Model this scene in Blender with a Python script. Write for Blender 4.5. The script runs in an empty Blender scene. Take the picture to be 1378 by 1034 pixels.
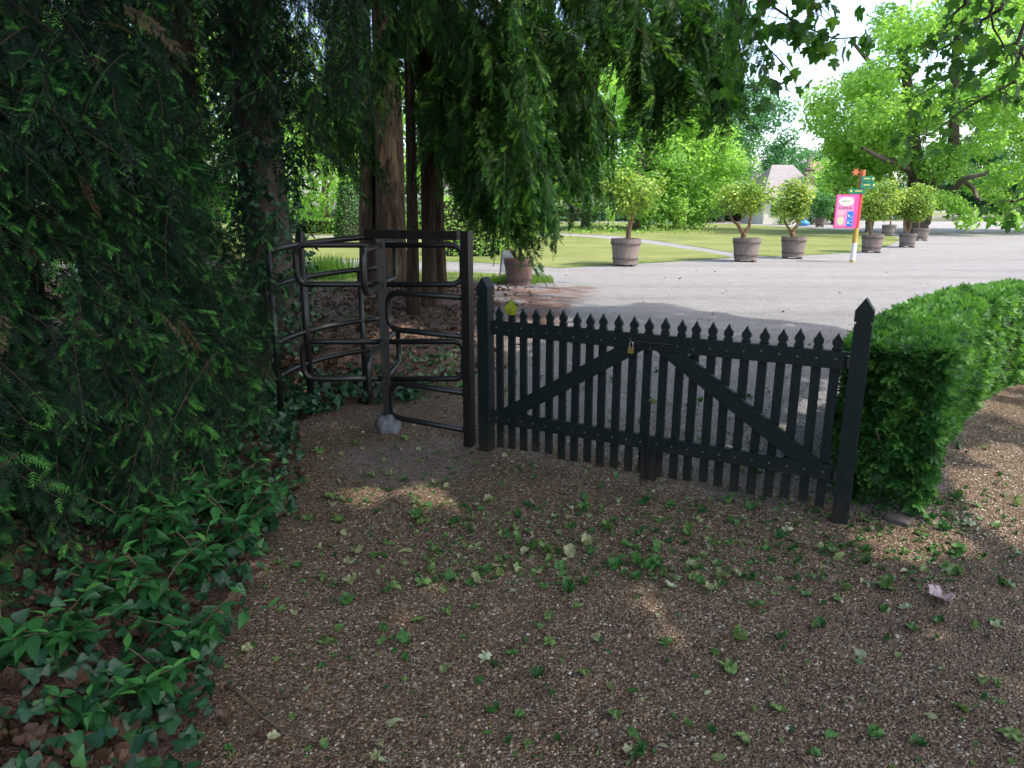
import bpy, math, random
import numpy as np
from mathutils import Vector, Matrix

RNG = np.random.default_rng(7)
random.seed(7)
S = bpy.context.scene
COL = S.collection
PI = math.pi

# ------------------------------------------------------------------ camera geometry
FPX, TH, CAMH = 940.0, math.radians(14.0), 1.6
CT, ST = math.cos(TH), math.sin(TH)

def ray(px, py):
    u = (px - 689) / FPX; v = -(py - 517) / FPX
    return (u, CT + v * ST, -ST + v * CT)

def gp(px, py, z=0.0):
    d = ray(px, py); t = (z - CAMH) / d[2]
    return Vector((d[0] * t, d[1] * t, z))

def at(px, py, Y):
    d = ray(px, py); t = Y / d[1]
    return Vector((d[0] * t, Y, CAMH + d[2] * t))

SUN_EL = math.radians(60)
SUN_AZ = math.radians(-30)      # angle of the sun's ground direction from +X, counter-clockwise
SUNDIR = np.array([math.cos(SUN_AZ) * math.cos(SUN_EL), math.sin(SUN_AZ) * math.cos(SUN_EL), math.sin(SUN_EL)])

# ------------------------------------------------------------------ materials
def new_mat(name):
    m = bpy.data.materials.new(name); m.use_nodes = True
    nt = m.node_tree; nt.nodes.clear()
    out = nt.nodes.new('ShaderNodeOutputMaterial')
    return m, nt, out

def N(nt, t, **kw):
    n = nt.nodes.new(t)
    for k, v in kw.items():
        if k in n.inputs: n.inputs[k].default_value = v
        else: setattr(n, k, v)
    return n

def L(nt, a, b): nt.links.new(a, b)

def ramp(nt, fac, stops, interp='LINEAR'):
    r = nt.nodes.new('ShaderNodeValToRGB'); cr = r.color_ramp; cr.interpolation = interp
    while len(cr.elements) < len(stops): cr.elements.new(0.5)
    for e, (p, c) in zip(cr.elements, stops):
        e.position = p; e.color = (c[0], c[1], c[2], 1)
    L(nt, fac, r.inputs['Fac'])
    return r.outputs['Color']

def leaf_mat(name, stops, transl=0.35, rough=0.45, spec=0.35, tcol=1.25):
    m, nt, out = new_mat(name)
    a = N(nt, 'ShaderNodeAttribute'); a.attribute_name = 'var'
    col = ramp(nt, a.outputs['Fac'], stops)
    p = N(nt, 'ShaderNodeBsdfPrincipled'); p.inputs['Roughness'].default_value = rough
    p.inputs['Specular IOR Level'].default_value = spec
    L(nt, col, p.inputs['Base Color'])
    t = N(nt, 'ShaderNodeBsdfTranslucent')
    g = N(nt, 'ShaderNodeMix'); g.data_type = 'RGBA'; g.blend_type = 'MULTIPLY'
    g.inputs['Factor'].default_value = 1
    L(nt, col, g.inputs[6]); g.inputs[7].default_value = (tcol * 1.15, tcol * 1.2, tcol * 0.6, 1)
    L(nt, g.outputs[2], t.inputs['Color'])
    mx = N(nt, 'ShaderNodeMixShader'); mx.inputs[0].default_value = transl
    L(nt, p.outputs[0], mx.inputs[1]); L(nt, t.outputs[0], mx.inputs[2])
    L(nt, mx.outputs[0], out.inputs['Surface'])
    return m

def noise_mat(name, c1, c2, scale=8, rough=0.8, bump=0.2, bscale=None, stretch=(1, 1, 1), spec=0.3, detail=6, bdist=0.01, metal=0.0, c3=None):
    m, nt, out = new_mat(name)
    tc = N(nt, 'ShaderNodeTexCoord'); mp = N(nt, 'ShaderNodeMapping')
    mp.inputs['Scale'].default_value = stretch
    L(nt, tc.outputs['Object'], mp.inputs['Vector'])
    n = N(nt, 'ShaderNodeTexNoise', Scale=scale, Detail=detail, Roughness=0.65)
    L(nt, mp.outputs[0], n.inputs['Vector'])
    st = [(0.3, c1), (0.7, c2)]
    if c3: st = [(0.28, c1), (0.52, c2), (0.72, c3)]
    col = ramp(nt, n.outputs['Fac'], st)
    p = N(nt, 'ShaderNodeBsdfPrincipled'); p.inputs['Roughness'].default_value = rough
    p.inputs['Specular IOR Level'].default_value = spec; p.inputs['Metallic'].default_value = metal
    L(nt, col, p.inputs['Base Color'])
    if bump:
        n2 = N(nt, 'ShaderNodeTexNoise', Scale=bscale or scale * 3, Detail=8, Roughness=0.7)
        L(nt, mp.outputs[0], n2.inputs['Vector'])
        b = N(nt, 'ShaderNodeBump', Strength=bump, Distance=bdist)
        L(nt, n2.outputs['Fac'], b.inputs['Height']); L(nt, b.outputs[0], p.inputs['Normal'])
    L(nt, p.outputs[0], out.inputs['Surface'])
    return m

M = {}
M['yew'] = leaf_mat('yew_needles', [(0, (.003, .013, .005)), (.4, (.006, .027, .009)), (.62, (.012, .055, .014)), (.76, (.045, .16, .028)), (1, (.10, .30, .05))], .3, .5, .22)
M['drooping'] = leaf_mat('drooping_conifer_needles', [(0, (.011, .040, .009)), (.5, (.024, .085, .017)), (.76, (.062, .175, .028)), (1, (.17, .34, .055))], .45, .5, .2)
M['dead_needles'] = leaf_mat('withered_brown_needles', [(0, (.10, .06, .03)), (1, (.20, .13, .05))], .2)
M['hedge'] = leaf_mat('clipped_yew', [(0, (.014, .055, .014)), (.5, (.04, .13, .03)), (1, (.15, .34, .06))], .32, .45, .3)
M['plane'] = leaf_mat('plane_tree_leaf', [(0, (.03, .085, .018)), (.6, (.055, .14, .026)), (1, (.13, .23, .04))], .5, .4, .35, 1.5)
M['broad'] = leaf_mat('broadleaf', [(0, (.11, .23, .06)), (.5, (.21, .37, .085)), (1, (.36, .49, .14))], .5, .5, .25, 1.7)
M['broad_dark'] = leaf_mat('dark_broadleaf', [(0, (.035, .12, .05)), (.5, (.06, .18, .07)), (1, (.13, .28, .08))], .42, .5, .25)
M['citrus'] = leaf_mat('citrus_leaf', [(0, (.05, .15, .03)), (.5, (.145, .26, .04)), (1, (.34, .41, .065))], .4, .35, .4)
M['ivy'] = leaf_mat('ivy_leaf', [(0, (.007, .035, .014)), (.6, (.018, .075, .024)), (1, (.07, .18, .04))], .15, .4, .4)
M['herb'] = leaf_mat('herb_leaf', [(0, (.016, .07, .02)), (.55, (.034, .14, .034)), (.85, (.07, .23, .05)), (1, (.12, .32, .07))], .3, .4, .4)
M['grass'] = leaf_mat('grass_blade', [(0, (.07, .16, .03)), (.6, (.14, .26, .04)), (1, (.27, .35, .08))], .35, .5, .25)
M['fallen_green'] = leaf_mat('fallen_green_leaf', [(0, (.02, .07, .015)), (.45, (.05, .14, .028)), (.75, (.14, .20, .06)), (1, (.32, .33, .18))], .15, .5, .3)
M['fallen_pale'] = leaf_mat('leaf_pale_underside', [(0, (.24, .30, .18)), (1, (.42, .45, .28))], .15, .6, .2)
M['fallen_brown'] = leaf_mat('dry_brown_leaf', [(0, (.035, .019, .011)), (.55, (.08, .045, .027)), (1, (.19, .12, .075))], .12, .6, .25)
M['debris'] = leaf_mat('dry_needle_bits', [(0, (.05, .028, .013)), (.5, (.15, .086, .042)), (1, (.30, .20, .11))], .05, .7, .15)
M['fallen_pink'] = leaf_mat('pinkish_dry_leaf', [(0, (.35, .26, .28)), (1, (.45, .35, .36))], .1, .6, .2)
M['yellow_leaf'] = leaf_mat('yellow_green_leaf', [(0, (.17, .22, .02)), (1, (.32, .34, .04))], .45, .4, .3)
M['bark'] = noise_mat('fibrous_red_brown_bark', (.016, .011, .0075), (.065, .045, .029), 6, .95, 1.0, 14, (5, 5, .5), .1, bdist=.04, c3=(.11, .08, .052))
M['bark_grey'] = noise_mat('grey_brown_bark', (.05, .04, .033), (.16, .13, .10), 5, .9, .8, 14, (3, 3, .8), bdist=.03)
M['yew_wood'] = noise_mat('dark_yew_twigs', (.022, .016, .010), (.06, .042, .026), 20, .85, .2)
M['twig'] = noise_mat('twig_bark', (.07, .05, .03), (.16, .11, .07), 20, .85, .2)
M['citrus_bark'] = noise_mat('orange_tree_bark', (.14, .08, .045), (.26, .16, .09), 8, .8, .4)
M['gate'] = noise_mat('blackish_green_paint', (.004, .0085, .0085), (.009, .016, .015), 9, .5, .2, 60, (1, 1, .35), .3, bdist=.003, c3=(.016, .017, .010))
M['steel'] = noise_mat('dark_painted_steel', (.007, .0075, .007), (.015, .0145, .012), 14, .36, .05, 80, spec=.4, bdist=.002)
M['bolt'] = noise_mat('worn_galvanised_bolt', (.12, .12, .12), (.25, .24, .22), 40, .5, 0, metal=.6)
M['brass'] = noise_mat('tarnished_brass', (.30, .20, .05), (.45, .32, .10), 30, .4, 0, metal=.8)
M['shackle'] = noise_mat('bright_shackle_steel', (.5, .5, .5), (.6, .6, .6), 30, .25, 0, metal=.9)
M['wrap'] = noise_mat('grey_plastic_wrap', (.07, .077, .085), (.20, .212, .225), 16, .35, .8, 22, spec=.6, bdist=.03)
M['tub'] = noise_mat('weathered_wooden_tub', (.14, .11, .10), (.25, .205, .185), 3, .85, .4, 12, (7, 7, .5), bdist=.01)
M['tub_brown'] = noise_mat('dark_brown_wooden_tub', (.10, .06, .05), (.20, .12, .10), 3, .75, .4, 12, (7, 7, .5), bdist=.01)
M['hoop'] = noise_mat('rusty_iron_hoop', (.06, .05, .045), (.13, .11, .10), 12, .6, .1)
M['soil'] = noise_mat('potting_soil', (.03, .022, .015), (.07, .05, .035), 20, .95, .6)
M['roof'] = noise_mat('pale_roof_tiles', (.17, .152, .157), (.24, .218, .222), 3, .85, .3, 10)
M['roof_dark'] = noise_mat('brown_roof_tiles', (.14, .10, .09), (.34, .16, .14), 3, .85, .3, 10)
M['wall'] = noise_mat('cream_render', (.55, .50, .45), (.66, .62, .56), 1.5, .9, .1)
M['chimney'] = noise_mat('old_brick', (.16, .12, .11), (.28, .2, .18), 6, .9, .3)
M['glass'] = noise_mat('dark_window_glass', (.03, .04, .05), (.06, .07, .08), 2, .1, 0)
M['pink'] = noise_mat('magenta_sign_sheet', (.62, .06, .24), (.68, .085, .27), 3, .5, 0)
M['pink_light'] = noise_mat('pink_sign_print', (.70, .18, .36), (.74, .24, .42), 3, .5, 0)
M['pole_red'] = noise_mat('red_pole_paint', (.46, .035, .05), (.56, .055, .06), 5, .5, 0)
M['pole_orange'] = noise_mat('orange_red_pole_paint', (.50, .11, .05), (.58, .15, .06), 5, .5, 0)
M['pole_ochre'] = noise_mat('ochre_pole_paint', (.36, .25, .06), (.44, .31, .08), 5, .5, 0)
M['white'] = noise_mat('white_paint', (.66, .64, .62), (.76, .74, .72), 5, .6, 0)
M['sign_green'] = noise_mat('green_sign_enamel', (.01, .13, .08), (.02, .18, .11), 4, .4, 0)
M['sign_blue'] = noise_mat('blue_sign_print', (.015, .12, .45), (.03, .17, .52), 4, .5, 0)
M['cream'] = noise_mat('cream_sign_print', (.62, .62, .48), (.74, .73, .62), 30, .5, 0)
M['map_green'] = noise_mat('map_print', (.26, .36, .18), (.6, .6, .45), 25, .5, 0)
M['yellow_text'] = noise_mat('yellow_lettering', (.6, .5, .1), (.7, .6, .15), 4, .5, 0)
M['dark_text'] = noise_mat('dark_lettering', (.10, .05, .07), (.18, .08, .12), 4, .5, 0)
M['board_grey'] = noise_mat('grey_board_panel', (.13, .16, .19), (.2, .23, .26), 5, .5, 0)
M['board_frame'] = noise_mat('dark_board_frame', (.03, .03, .03), (.06, .06, .055), 5, .6, 0)
M['blue'] = noise_mat('blue_sheet', (.02, .17, .55), (.04, .25, .65), 4, .5, 0)
M['stone'] = noise_mat('old_stone', (.05, .042, .035), (.13, .11, .09), 14, .95, .8)
M['pale_stone'] = noise_mat('pale_stone', (.5, .45, .43), (.62, .57, .55), 8, .9, .2)
M['core'] = noise_mat('inner_twigs', (.012, .014, .008), (.03, .028, .016), 25, .95, .6)

def ground_material():
    m, nt, out = new_mat('gravel_and_grit')
    geo = N(nt, 'ShaderNodeNewGeometry'); pos = geo.outputs['Position']
    za = N(nt, 'ShaderNodeAttribute'); za.attribute_name = 'zone'
    sep = N(nt, 'ShaderNodeSeparateColor'); L(nt, za.outputs['Color'], sep.inputs[0])
    big = N(nt, 'ShaderNodeTexNoise', Scale=1.3, Detail=5, Roughness=.6); L(nt, pos, big.inputs['Vector'])
    fine = N(nt, 'ShaderNodeTexNoise', Scale=38, Detail=6, Roughness=.7); L(nt, pos, fine.inputs['Vector'])
    vor = N(nt, 'ShaderNodeTexVoronoi', Scale=105.0); L(nt, pos, vor.inputs['Vector'])
    vor2 = N(nt, 'ShaderNodeTexVoronoi', Scale=240.0); L(nt, pos, vor2.inputs['Vector'])
    sv = N(nt, 'ShaderNodeSeparateColor'); L(nt, vor.outputs['Color'], sv.inputs[0])
    sv2 = N(nt, 'ShaderNodeSeparateColor'); L(nt, vor2.outputs['Color'], sv2.inputs[0])
    # brown gritty path: each cell its own tone
    br = ramp(nt, sv.outputs[0], [(0, (.022, .014, .008)), (.35, (.092, .055, .031)), (.65, (.192, .122, .072)), (.86, (.295, .218, .146)), (.94, (.42, .37, .29)), (1, (.58, .54, .46))])
    br2 = ramp(nt, sv2.outputs[1], [(0, (.022, .014, .008)), (.45, (.115, .069, .039)), (.85, (.24, .158, .095)), (1, (.46, .40, .31))])
    mixb = N(nt, 'ShaderNodeMix'); mixb.data_type = 'RGBA'
    fr = ramp(nt, fine.outputs['Fac'], [(.42, (0, 0, 0)), (.58, (1, 1, 1))]); L(nt, fr, mixb.inputs['Factor'])
    L(nt, br, mixb.inputs[6]); L(nt, br2, mixb.inputs[7])
    pn = N(nt, 'ShaderNodeTexNoise', Scale=1.9, Detail=6, Roughness=.6); L(nt, pos, pn.inputs['Vector'])
    mixs = N(nt, 'ShaderNodeMix'); mixs.data_type = 'RGBA'; L(nt, ramp(nt, pn.outputs['Fac'], [(.50, (0, 0, 0)), (.68, (.75, .75, .75))]), mixs.inputs['Factor'])
    L(nt, mixb.outputs[2], mixs.inputs[6]); L(nt, ramp(nt, fine.outputs['Fac'], [(.3, (.085, .055, .034)), (.7, (.17, .118, .08))]), mixs.inputs[7])
    mixb = mixs
    # grey gravel of the court
    gr = ramp(nt, sv.outputs[1], [(0, (.07, .065, .065)), (.35, (.185, .176, .178)), (.7, (.27, .26, .262)), (1, (.42, .41, .41))])
    gr2 = ramp(nt, sv2.outputs[0], [(0, (.12, .115, .115)), (.5, (.225, .216, .218)), (1, (.36, .35, .35))])
    mixg = N(nt, 'ShaderNodeMix'); mixg.data_type = 'RGBA'
    L(nt, fr, mixg.inputs['Factor']); L(nt, gr, mixg.inputs[6]); L(nt, gr2, mixg.inputs[7])
    # mulch
    mu = ramp(nt, fine.outputs['Fac'], [(.25, (.04, .024, .018)), (.45, (.11, .062, .045)), (.6, (.19, .11, .08)), (.75, (.30, .20, .15))])
    def zone_fac(chan, lo=.40, hi=.60):
        ad = N(nt, 'ShaderNodeMath', operation='ADD'); L(nt, sep.outputs[chan], ad.inputs[0])
        sb = N(nt, 'ShaderNodeMath', operation='MULTIPLY_ADD'); L(nt, big.outputs['Fac'], sb.inputs[0]); sb.inputs[1].default_value = .9; sb.inputs[2].default_value = -.45
        L(nt, sb.outputs[0], ad.inputs[1])
        return ramp(nt, ad.outputs[0], [(lo, (0, 0, 0)), (hi, (1, 1, 1))])
    m1 = N(nt, 'ShaderNodeMix'); m1.data_type = 'RGBA'
    L(nt, zone_fac(0, .25, .75), m1.inputs['Factor']); L(nt, mixg.outputs[2], m1.inputs[6]); L(nt, mixb.outputs[2], m1.inputs[7])
    m2 = N(nt, 'ShaderNodeMix'); m2.data_type = 'RGBA'
    L(nt, zone_fac(1), m2.inputs['Factor']); L(nt, m1.outputs[2], m2.inputs[6]); L(nt, mu, m2.inputs[7])
    # worn bare earth by the turnstile
    m3 = N(nt, 'ShaderNodeMix'); m3.data_type = 'RGBA'
    L(nt, zone_fac(2, .35, .7), m3.inputs['Factor']); L(nt, m2.outputs[2], m3.inputs[6])
    ea = ramp(nt, fine.outputs['Fac'], [(.3, (.14, .115, .095)), (.7, (.25, .21, .175))]); L(nt, ea, m3.inputs[7])
    tone = N(nt, 'ShaderNodeMix'); tone.data_type = 'RGBA'; tone.blend_type = 'MULTIPLY'; tone.inputs['Factor'].default_value = 1
    tn = N(nt, 'ShaderNodeTexNoise', Scale=2.6, Detail=4); L(nt, pos, tn.inputs['Vector'])
    L(nt, ramp(nt, tn.outputs['Fac'], [(.3, (.95, .945, .94)), (.7, (1.12, 1.115, 1.11))]), tone.inputs[7]); L(nt, m3.outputs[2], tone.inputs[6])
    mpt = N(nt, 'ShaderNodeMapping'); mpt.inputs['Rotation'].default_value = (0, 0, .5); mpt.inputs['Scale'].default_value = (.12, 1.1, 1); L(nt, pos, mpt.inputs['Vector'])
    tk = N(nt, 'ShaderNodeTexNoise', Scale=.9, Detail=5, Roughness=.6); L(nt, mpt.outputs[0], tk.inputs['Vector'])
    tr_ = N(nt, 'ShaderNodeMix'); tr_.data_type = 'RGBA'; tr_.blend_type = 'MULTIPLY'; tr_.inputs['Factor'].default_value = 1
    L(nt, tone.outputs[2], tr_.inputs[6]); L(nt, ramp(nt, tk.outputs['Fac'], [(.32, (.86, .845, .83)), (.5, (1, 1, 1)), (.68, (1.1, 1.1, 1.1))]), tr_.inputs[7])
    tone = tr_
    p = N(nt, 'ShaderNodeBsdfPrincipled'); p.inputs['Roughness'].default_value = .85; p.inputs['Specular IOR Level'].default_value = .25
    L(nt, tone.outputs[2], p.inputs['Base Color'])
    sm = N(nt, 'ShaderNodeMath', operation='ADD')
    L(nt, vor.outputs['Distance'], sm.inputs[0]); L(nt, fine.outputs['Fac'], sm.inputs[1])
    b = N(nt, 'ShaderNodeBump', Strength=1.0, Distance=.016); b.invert = True
    L(nt, sm.outputs[0], b.inputs['Height']); L(nt, b.outputs[0], p.inputs['Normal'])
    L(nt, p.outputs[0], out.inputs['Surface'])
    return m

def lawn_material():
    m, nt, out = new_mat('mown_grass')
    geo = N(nt, 'ShaderNodeNewGeometry'); pos = geo.outputs['Position']
    n1 = N(nt, 'ShaderNodeTexNoise', Scale=.35, Detail=5, Roughness=.65); L(nt, pos, n1.inputs['Vector'])
    n2 = N(nt, 'ShaderNodeTexNoise', Scale=14, Detail=6, Roughness=.75); L(nt, pos, n2.inputs['Vector'])
    c = ramp(nt, n1.outputs['Fac'], [(.3, (.10, .125, .045)), (.5, (.145, .165, .06)), (.7, (.20, .205, .085))])
    mx = N(nt, 'ShaderNodeMix'); mx.data_type = 'RGBA'; mx.blend_type = 'MULTIPLY'; mx.inputs['Factor'].default_value = 1
    L(nt, c, mx.inputs[6]); L(nt, ramp(nt, n2.outputs['Fac'], [(.25, (.6, .65, .55)), (.75, (1.2, 1.18, 1.1))]), mx.inputs[7])
    p = N(nt, 'ShaderNodeBsdfPrincipled'); p.inputs['Roughness'].default_value = .9; p.inputs['Specular IOR Level'].default_value = .1
    L(nt, mx.outputs[2], p.inputs['Base Color'])
    b = N(nt, 'ShaderNodeBump', Strength=.6, Distance=.03); L(nt, n2.outputs['Fac'], b.inputs['Height']); L(nt, b.outputs[0], p.inputs['Normal'])
    L(nt, p.outputs[0], out.inputs['Surface'])
    return m

def water_material():
    m, nt, out = new_mat('pond_water')
    p = N(nt, 'ShaderNodeBsdfPrincipled'); p.inputs['Base Color'].default_value = (.03, .05, .05, 1)
    p.inputs['Roughness'].default_value = .06; p.inputs['IOR'].default_value = 1.33
    geo = N(nt, 'ShaderNodeNewGeometry'); n = N(nt, 'ShaderNodeTexNoise', Scale=1.5, Detail=4); L(nt, geo.outputs['Position'], n.inputs['Vector'])
    b = N(nt, 'ShaderNodeBump', Strength=.15, Distance=.1); L(nt, n.outputs['Fac'], b.inputs['Height']); L(nt, b.outputs[0], p.inputs['Normal'])
    L(nt, p.outputs[0], out.inputs['Surface'])
    return m

def pebble_material():
    m, nt, out = new_mat('mixed_pebbles')
    a = N(nt, 'ShaderNodeAttribute'); a.attribute_name = 'var'
    c = ramp(nt, a.outputs['Fac'], [(0, (.025, .015, .009)), (.3, (.09, .053, .03)), (.58, (.195, .125, .075)), (.82, (.31, .235, .16)), (.95, (.44, .385, .31)), (1, (.60, .56, .5))])
    p = N(nt, 'ShaderNodeBsdfPrincipled'); p.inputs['Roughness'].default_value = .75; L(nt, c, p.inputs['Base Color'])
    L(nt, p.outputs[0], out.inputs['Surface'])
    return m
M['ground'] = ground_material(); M['lawn'] = lawn_material(); M['water'] = water_material(); M['pebble'] = pebble_material()

def gate_material():
    m, nt, out = new_mat('weathered_black_green_paint')
    geo = N(nt, 'ShaderNodeNewGeometry'); pos = geo.outputs['Position']
    mp = N(nt, 'ShaderNodeMapping'); mp.inputs['Scale'].default_value = (1, 1, .25); L(nt, pos, mp.inputs['Vector'])
    gr = N(nt, 'ShaderNodeTexNoise', Scale=70, Detail=6, Roughness=.7); L(nt, mp.outputs[0], gr.inputs['Vector'])
    bl = N(nt, 'ShaderNodeTexNoise', Scale=6, Detail=6, Roughness=.7); L(nt, pos, bl.inputs['Vector'])
    base = ramp(nt, gr.outputs['Fac'], [(.3, (.003, .0065, .007)), (.6, (.008, .0145, .014)), (.75, (.016, .022, .02)), (.82, (.06, .06, .052))])
    sp = N(nt, 'ShaderNodeSeparateXYZ'); L(nt, pos, sp.inputs[0])
    h = N(nt, 'ShaderNodeMath', operation='MULTIPLY_ADD'); L(nt, sp.outputs['Z'], h.inputs[0]); h.inputs[1].default_value = -1.6; h.inputs[2].default_value = .62
    ad = N(nt, 'ShaderNodeMath', operation='ADD'); L(nt, h.outputs[0], ad.inputs[0])
    mu = N(nt, 'ShaderNodeMath', operation='MULTIPLY_ADD'); L(nt, bl.outputs['Fac'], mu.inputs[0]); mu.inputs[1].default_value = 1.1; mu.inputs[2].default_value = -.55; L(nt, mu.outputs[0], ad.inputs[1])
    mx = N(nt, 'ShaderNodeMix'); mx.data_type = 'RGBA'; L(nt, ramp(nt, ad.outputs[0], [(.25, (0, 0, 0)), (.75, (1, 1, 1))]), mx.inputs['Factor'])
    L(nt, base, mx.inputs[6]); L(nt, ramp(nt, gr.outputs['Fac'], [(.3, (.014, .012, .008)), (.7, (.045, .037, .025))]), mx.inputs[7])
    p = N(nt, 'ShaderNodeBsdfPrincipled'); p.inputs['Roughness'].default_value = .55; p.inputs['Specular IOR Level'].default_value = .22
    L(nt, mx.outputs[2], p.inputs['Base Color'])
    b = N(nt, 'ShaderNodeBump', Strength=.3, Distance=.003); L(nt, gr.outputs['Fac'], b.inputs['Height']); L(nt, b.outputs[0], p.inputs['Normal'])
    L(nt, p.outputs[0], out.inputs['Surface'])
    return m
M['gate'] = gate_material()

# ------------------------------------------------------------------ mesh building
class MB:
    def __init__(s): s.V = []; s.F = []; s.n = 0; s.var = []
    def add(s, v, faces, var=.5, mat=0):
        v = np.asarray(v, dtype=np.float32).reshape(-1, 3)
        if not isinstance(faces, list): faces = [faces]
        for f in faces:
            f = np.asarray(f, dtype=np.int64)
            if f.size: s.F.append((f + s.n, np.broadcast_to(np.asarray(mat, dtype=np.int32), (len(f),))))
        s.V.append(v); s.n += len(v)
        s.var.append(np.broadcast_to(np.asarray(var, dtype=np.float32), (len(v),)).copy())
        return s
    def box(s, c, size, rot=None, var=.5, mat=0):
        x, y, z = [q / 2 for q in size]
        v = np.array([(-x, -y, -z), (x, -y, -z), (x, y, -z), (-x, y, -z), (-x, -y, z), (x, -y, z), (x, y, z), (-x, y, z)])
        if rot is not None: v = v @ np.array(rot).T
        f = [(0, 3, 2, 1), (4, 5, 6, 7), (0, 1, 5, 4), (1, 2, 6, 5), (2, 3, 7, 6), (3, 0, 4, 7)]
        return s.add(v + np.array(c), np.array(f), var, mat)
    def tube(s, pts, rad, seg=8, cap=True, var=.5, mat=0, lump=0.0, closed=False):
        P = np.array([tuple(p) for p in pts], dtype=float); n = len(P)
        R = np.full(n, rad, dtype=float) if np.isscalar(rad) else np.array(rad, dtype=float)
        T = np.gradient(P, axis=0)
        T /= np.linalg.norm(T, axis=1)[:, None] + 1e-12
        up = np.array([0, 0, 1.]) if abs(T[0][2]) < .9 else np.array([1., 0, 0])
        a = np.cross(T[0], up); a /= np.linalg.norm(a)
        A = []
        for i in range(n):
            a = a - T[i] * a.dot(T[i]); a /= np.linalg.norm(a) + 1e-12; A.append(a)
        A = np.array(A); B = np.cross(T, A)
        ang = np.linspace(0, 2 * PI, seg, endpoint=False)
        rr = R[:, None] * np.ones((1, seg))
        if lump:
            ph = RNG.uniform(0, 6, 3)
            rr = rr * (1 + (lump * .28 * np.sin(ang * 13 + ph[2] + 1.5 * np.sin(np.arange(n)[:, None] * .6) + 1.4 * np.sin(ang * 2 + ph[1])) if seg > 18 else 0) + lump * np.sin(ang * 3 + ph[0])[None] + lump * .7 * np.sin(ang * 5 + ph[1] + np.arange(n)[:, None] * .5))
        ring = P[:, None] + rr[..., None] * (np.cos(ang)[None, :, None] * A[:, None] + np.sin(ang)[None, :, None] * B[:, None])
        v = ring.reshape(-1, 3)
        i = np.arange(n - 1)[:, None] * seg; j = np.arange(seg)[None]; j2 = (j + 1) % seg
        q = np.stack([i + j, i + j2, i + seg + j2, i + seg + j], -1).reshape(-1, 4)
        fs = [q]
        if cap:
            v = np.vstack([v, P[0], P[-1]]); k = n * seg; jj = np.arange(seg)
            fs.append(np.stack([np.full(seg, k), (jj + 1) % seg, jj], -1))
            fs.append(np.stack([np.full(seg, k + 1), (n - 1) * seg + jj, (n - 1) * seg + (jj + 1) % seg], -1))
        return s.add(v, fs, var, mat)
    def lathe(s, prof, seg=24, c=(0, 0, 0), var=.5, mat=0):
        pr = np.array(prof, dtype=float); n = len(pr)
        ang = np.linspace(0, 2 * PI, seg, endpoint=False)
        v = np.stack([pr[:, 0][:, None] * np.cos(ang), pr[:, 0][:, None] * np.sin(ang), np.repeat(pr[:, 1][:, None], seg, 1)], -1).reshape(-1, 3) + np.array(c)
        i = np.arange(n - 1)[:, None] * seg; j = np.arange(seg)[None]; j2 = (j + 1) % seg
        return s.add(v, np.stack([i + j, i + j2, i + seg + j2, i + seg + j], -1).reshape(-1, 4), var, mat)
    def prism(s, poly, o, ax, az, an, th, var=.5, mat=0):
        """poly: 2-D outline (counter-clockwise seen against an), extruded th along an"""
        p = np.array(poly, dtype=float); n = len(p)
        o, ax, az, an = [np.array(tuple(q), dtype=float) for q in (o, ax, az, an)]
        f = o + p[:, :1] * ax + p[:, 1:] * az
        v = np.vstack([f, f + an * th])
        s.add(v, [], var)
        base = s.n - 2 * n
        i = np.arange(n); i2 = (i + 1) % n
        s.F.append((np.stack([i, i + n, i2 + n, i2], -1) + base, np.full(n, mat, dtype=np.int32)))
        s.F.append((np.arange(n)[None] + base, np.full(1, mat, dtype=np.int32)))
        s.F.append((np.arange(n)[::-1][None] + n + base, np.full(1, mat, dtype=np.int32)))
        return s
    def scatter(s, tpl, R, t, var=None, vspread=0):
        """tpl = (verts, [(faces, mat)], var); R (k,3,3) includes scale; t (k,3)"""
        v, fl, tv = tpl; k = len(t); n = len(v)
        V = np.einsum('kij,nj->kni', R, v) + t[:, None]
        base = (np.arange(k) * n)[:, None, None]
        b0 = s.n
        for f, mt in fl:
            ff = (f[None] + base + b0).reshape(-1, f.shape[1])
            s.F.append((ff, np.tile(np.broadcast_to(np.asarray(mt, dtype=np.int32), (len(f),)), k)))
        vv = np.broadcast_to(tv[None], (k, n)).copy()
        if var is not None: vv = vv + np.asarray(var)[:, None]
        s.V.append(V.reshape(-1, 3).astype(np.float32)); s.n += k * n
        s.var.append(np.clip(vv, 0, 1).reshape(-1).astype(np.float32))
        return s
    def build(s, name, mats, parent=None, smooth=False, loc=None, col=None):
        me = bpy.data.meshes.new(name)
        V = np.concatenate(s.V); me.vertices.add(len(V)); me.vertices.foreach_set('co', V.ravel())
        li = np.concatenate([f.ravel() for f, _ in s.F]).astype(np.int32)
        lt = np.concatenate([np.full(len(f), f.shape[1]) for f, _ in s.F]).astype(np.int32)
        mi = np.concatenate([m for _, m in s.F]).astype(np.int32)
        me.loops.add(len(li)); me.loops.foreach_set('vertex_index', li)
        me.polygons.add(len(lt)); me.polygons.foreach_set('loop_start', np.concatenate([[0], np.cumsum(lt)[:-1]]).astype(np.int32))
        me.polygons.foreach_set('loop_total', lt); me.polygons.foreach_set('material_index', mi)
        me.polygons.foreach_set('use_smooth', np.full(len(lt), bool(smooth)))
        me.update(calc_edges=True)
        a = me.attributes.new('var', 'FLOAT', 'POINT'); a.data.foreach_set('value', np.concatenate(s.var))
        for m in (mats if isinstance(mats, (list, tuple)) else [mats]): me.materials.append(M[m] if isinstance(m, str) else m)
        o = bpy.data.objects.new(name, me); COL.objects.link(o)
        if parent is not None:
            o.parent = parent
            o.matrix_parent_inverse = Matrix.Translation(parent.location).inverted() if loc is None else Matrix()
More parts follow.
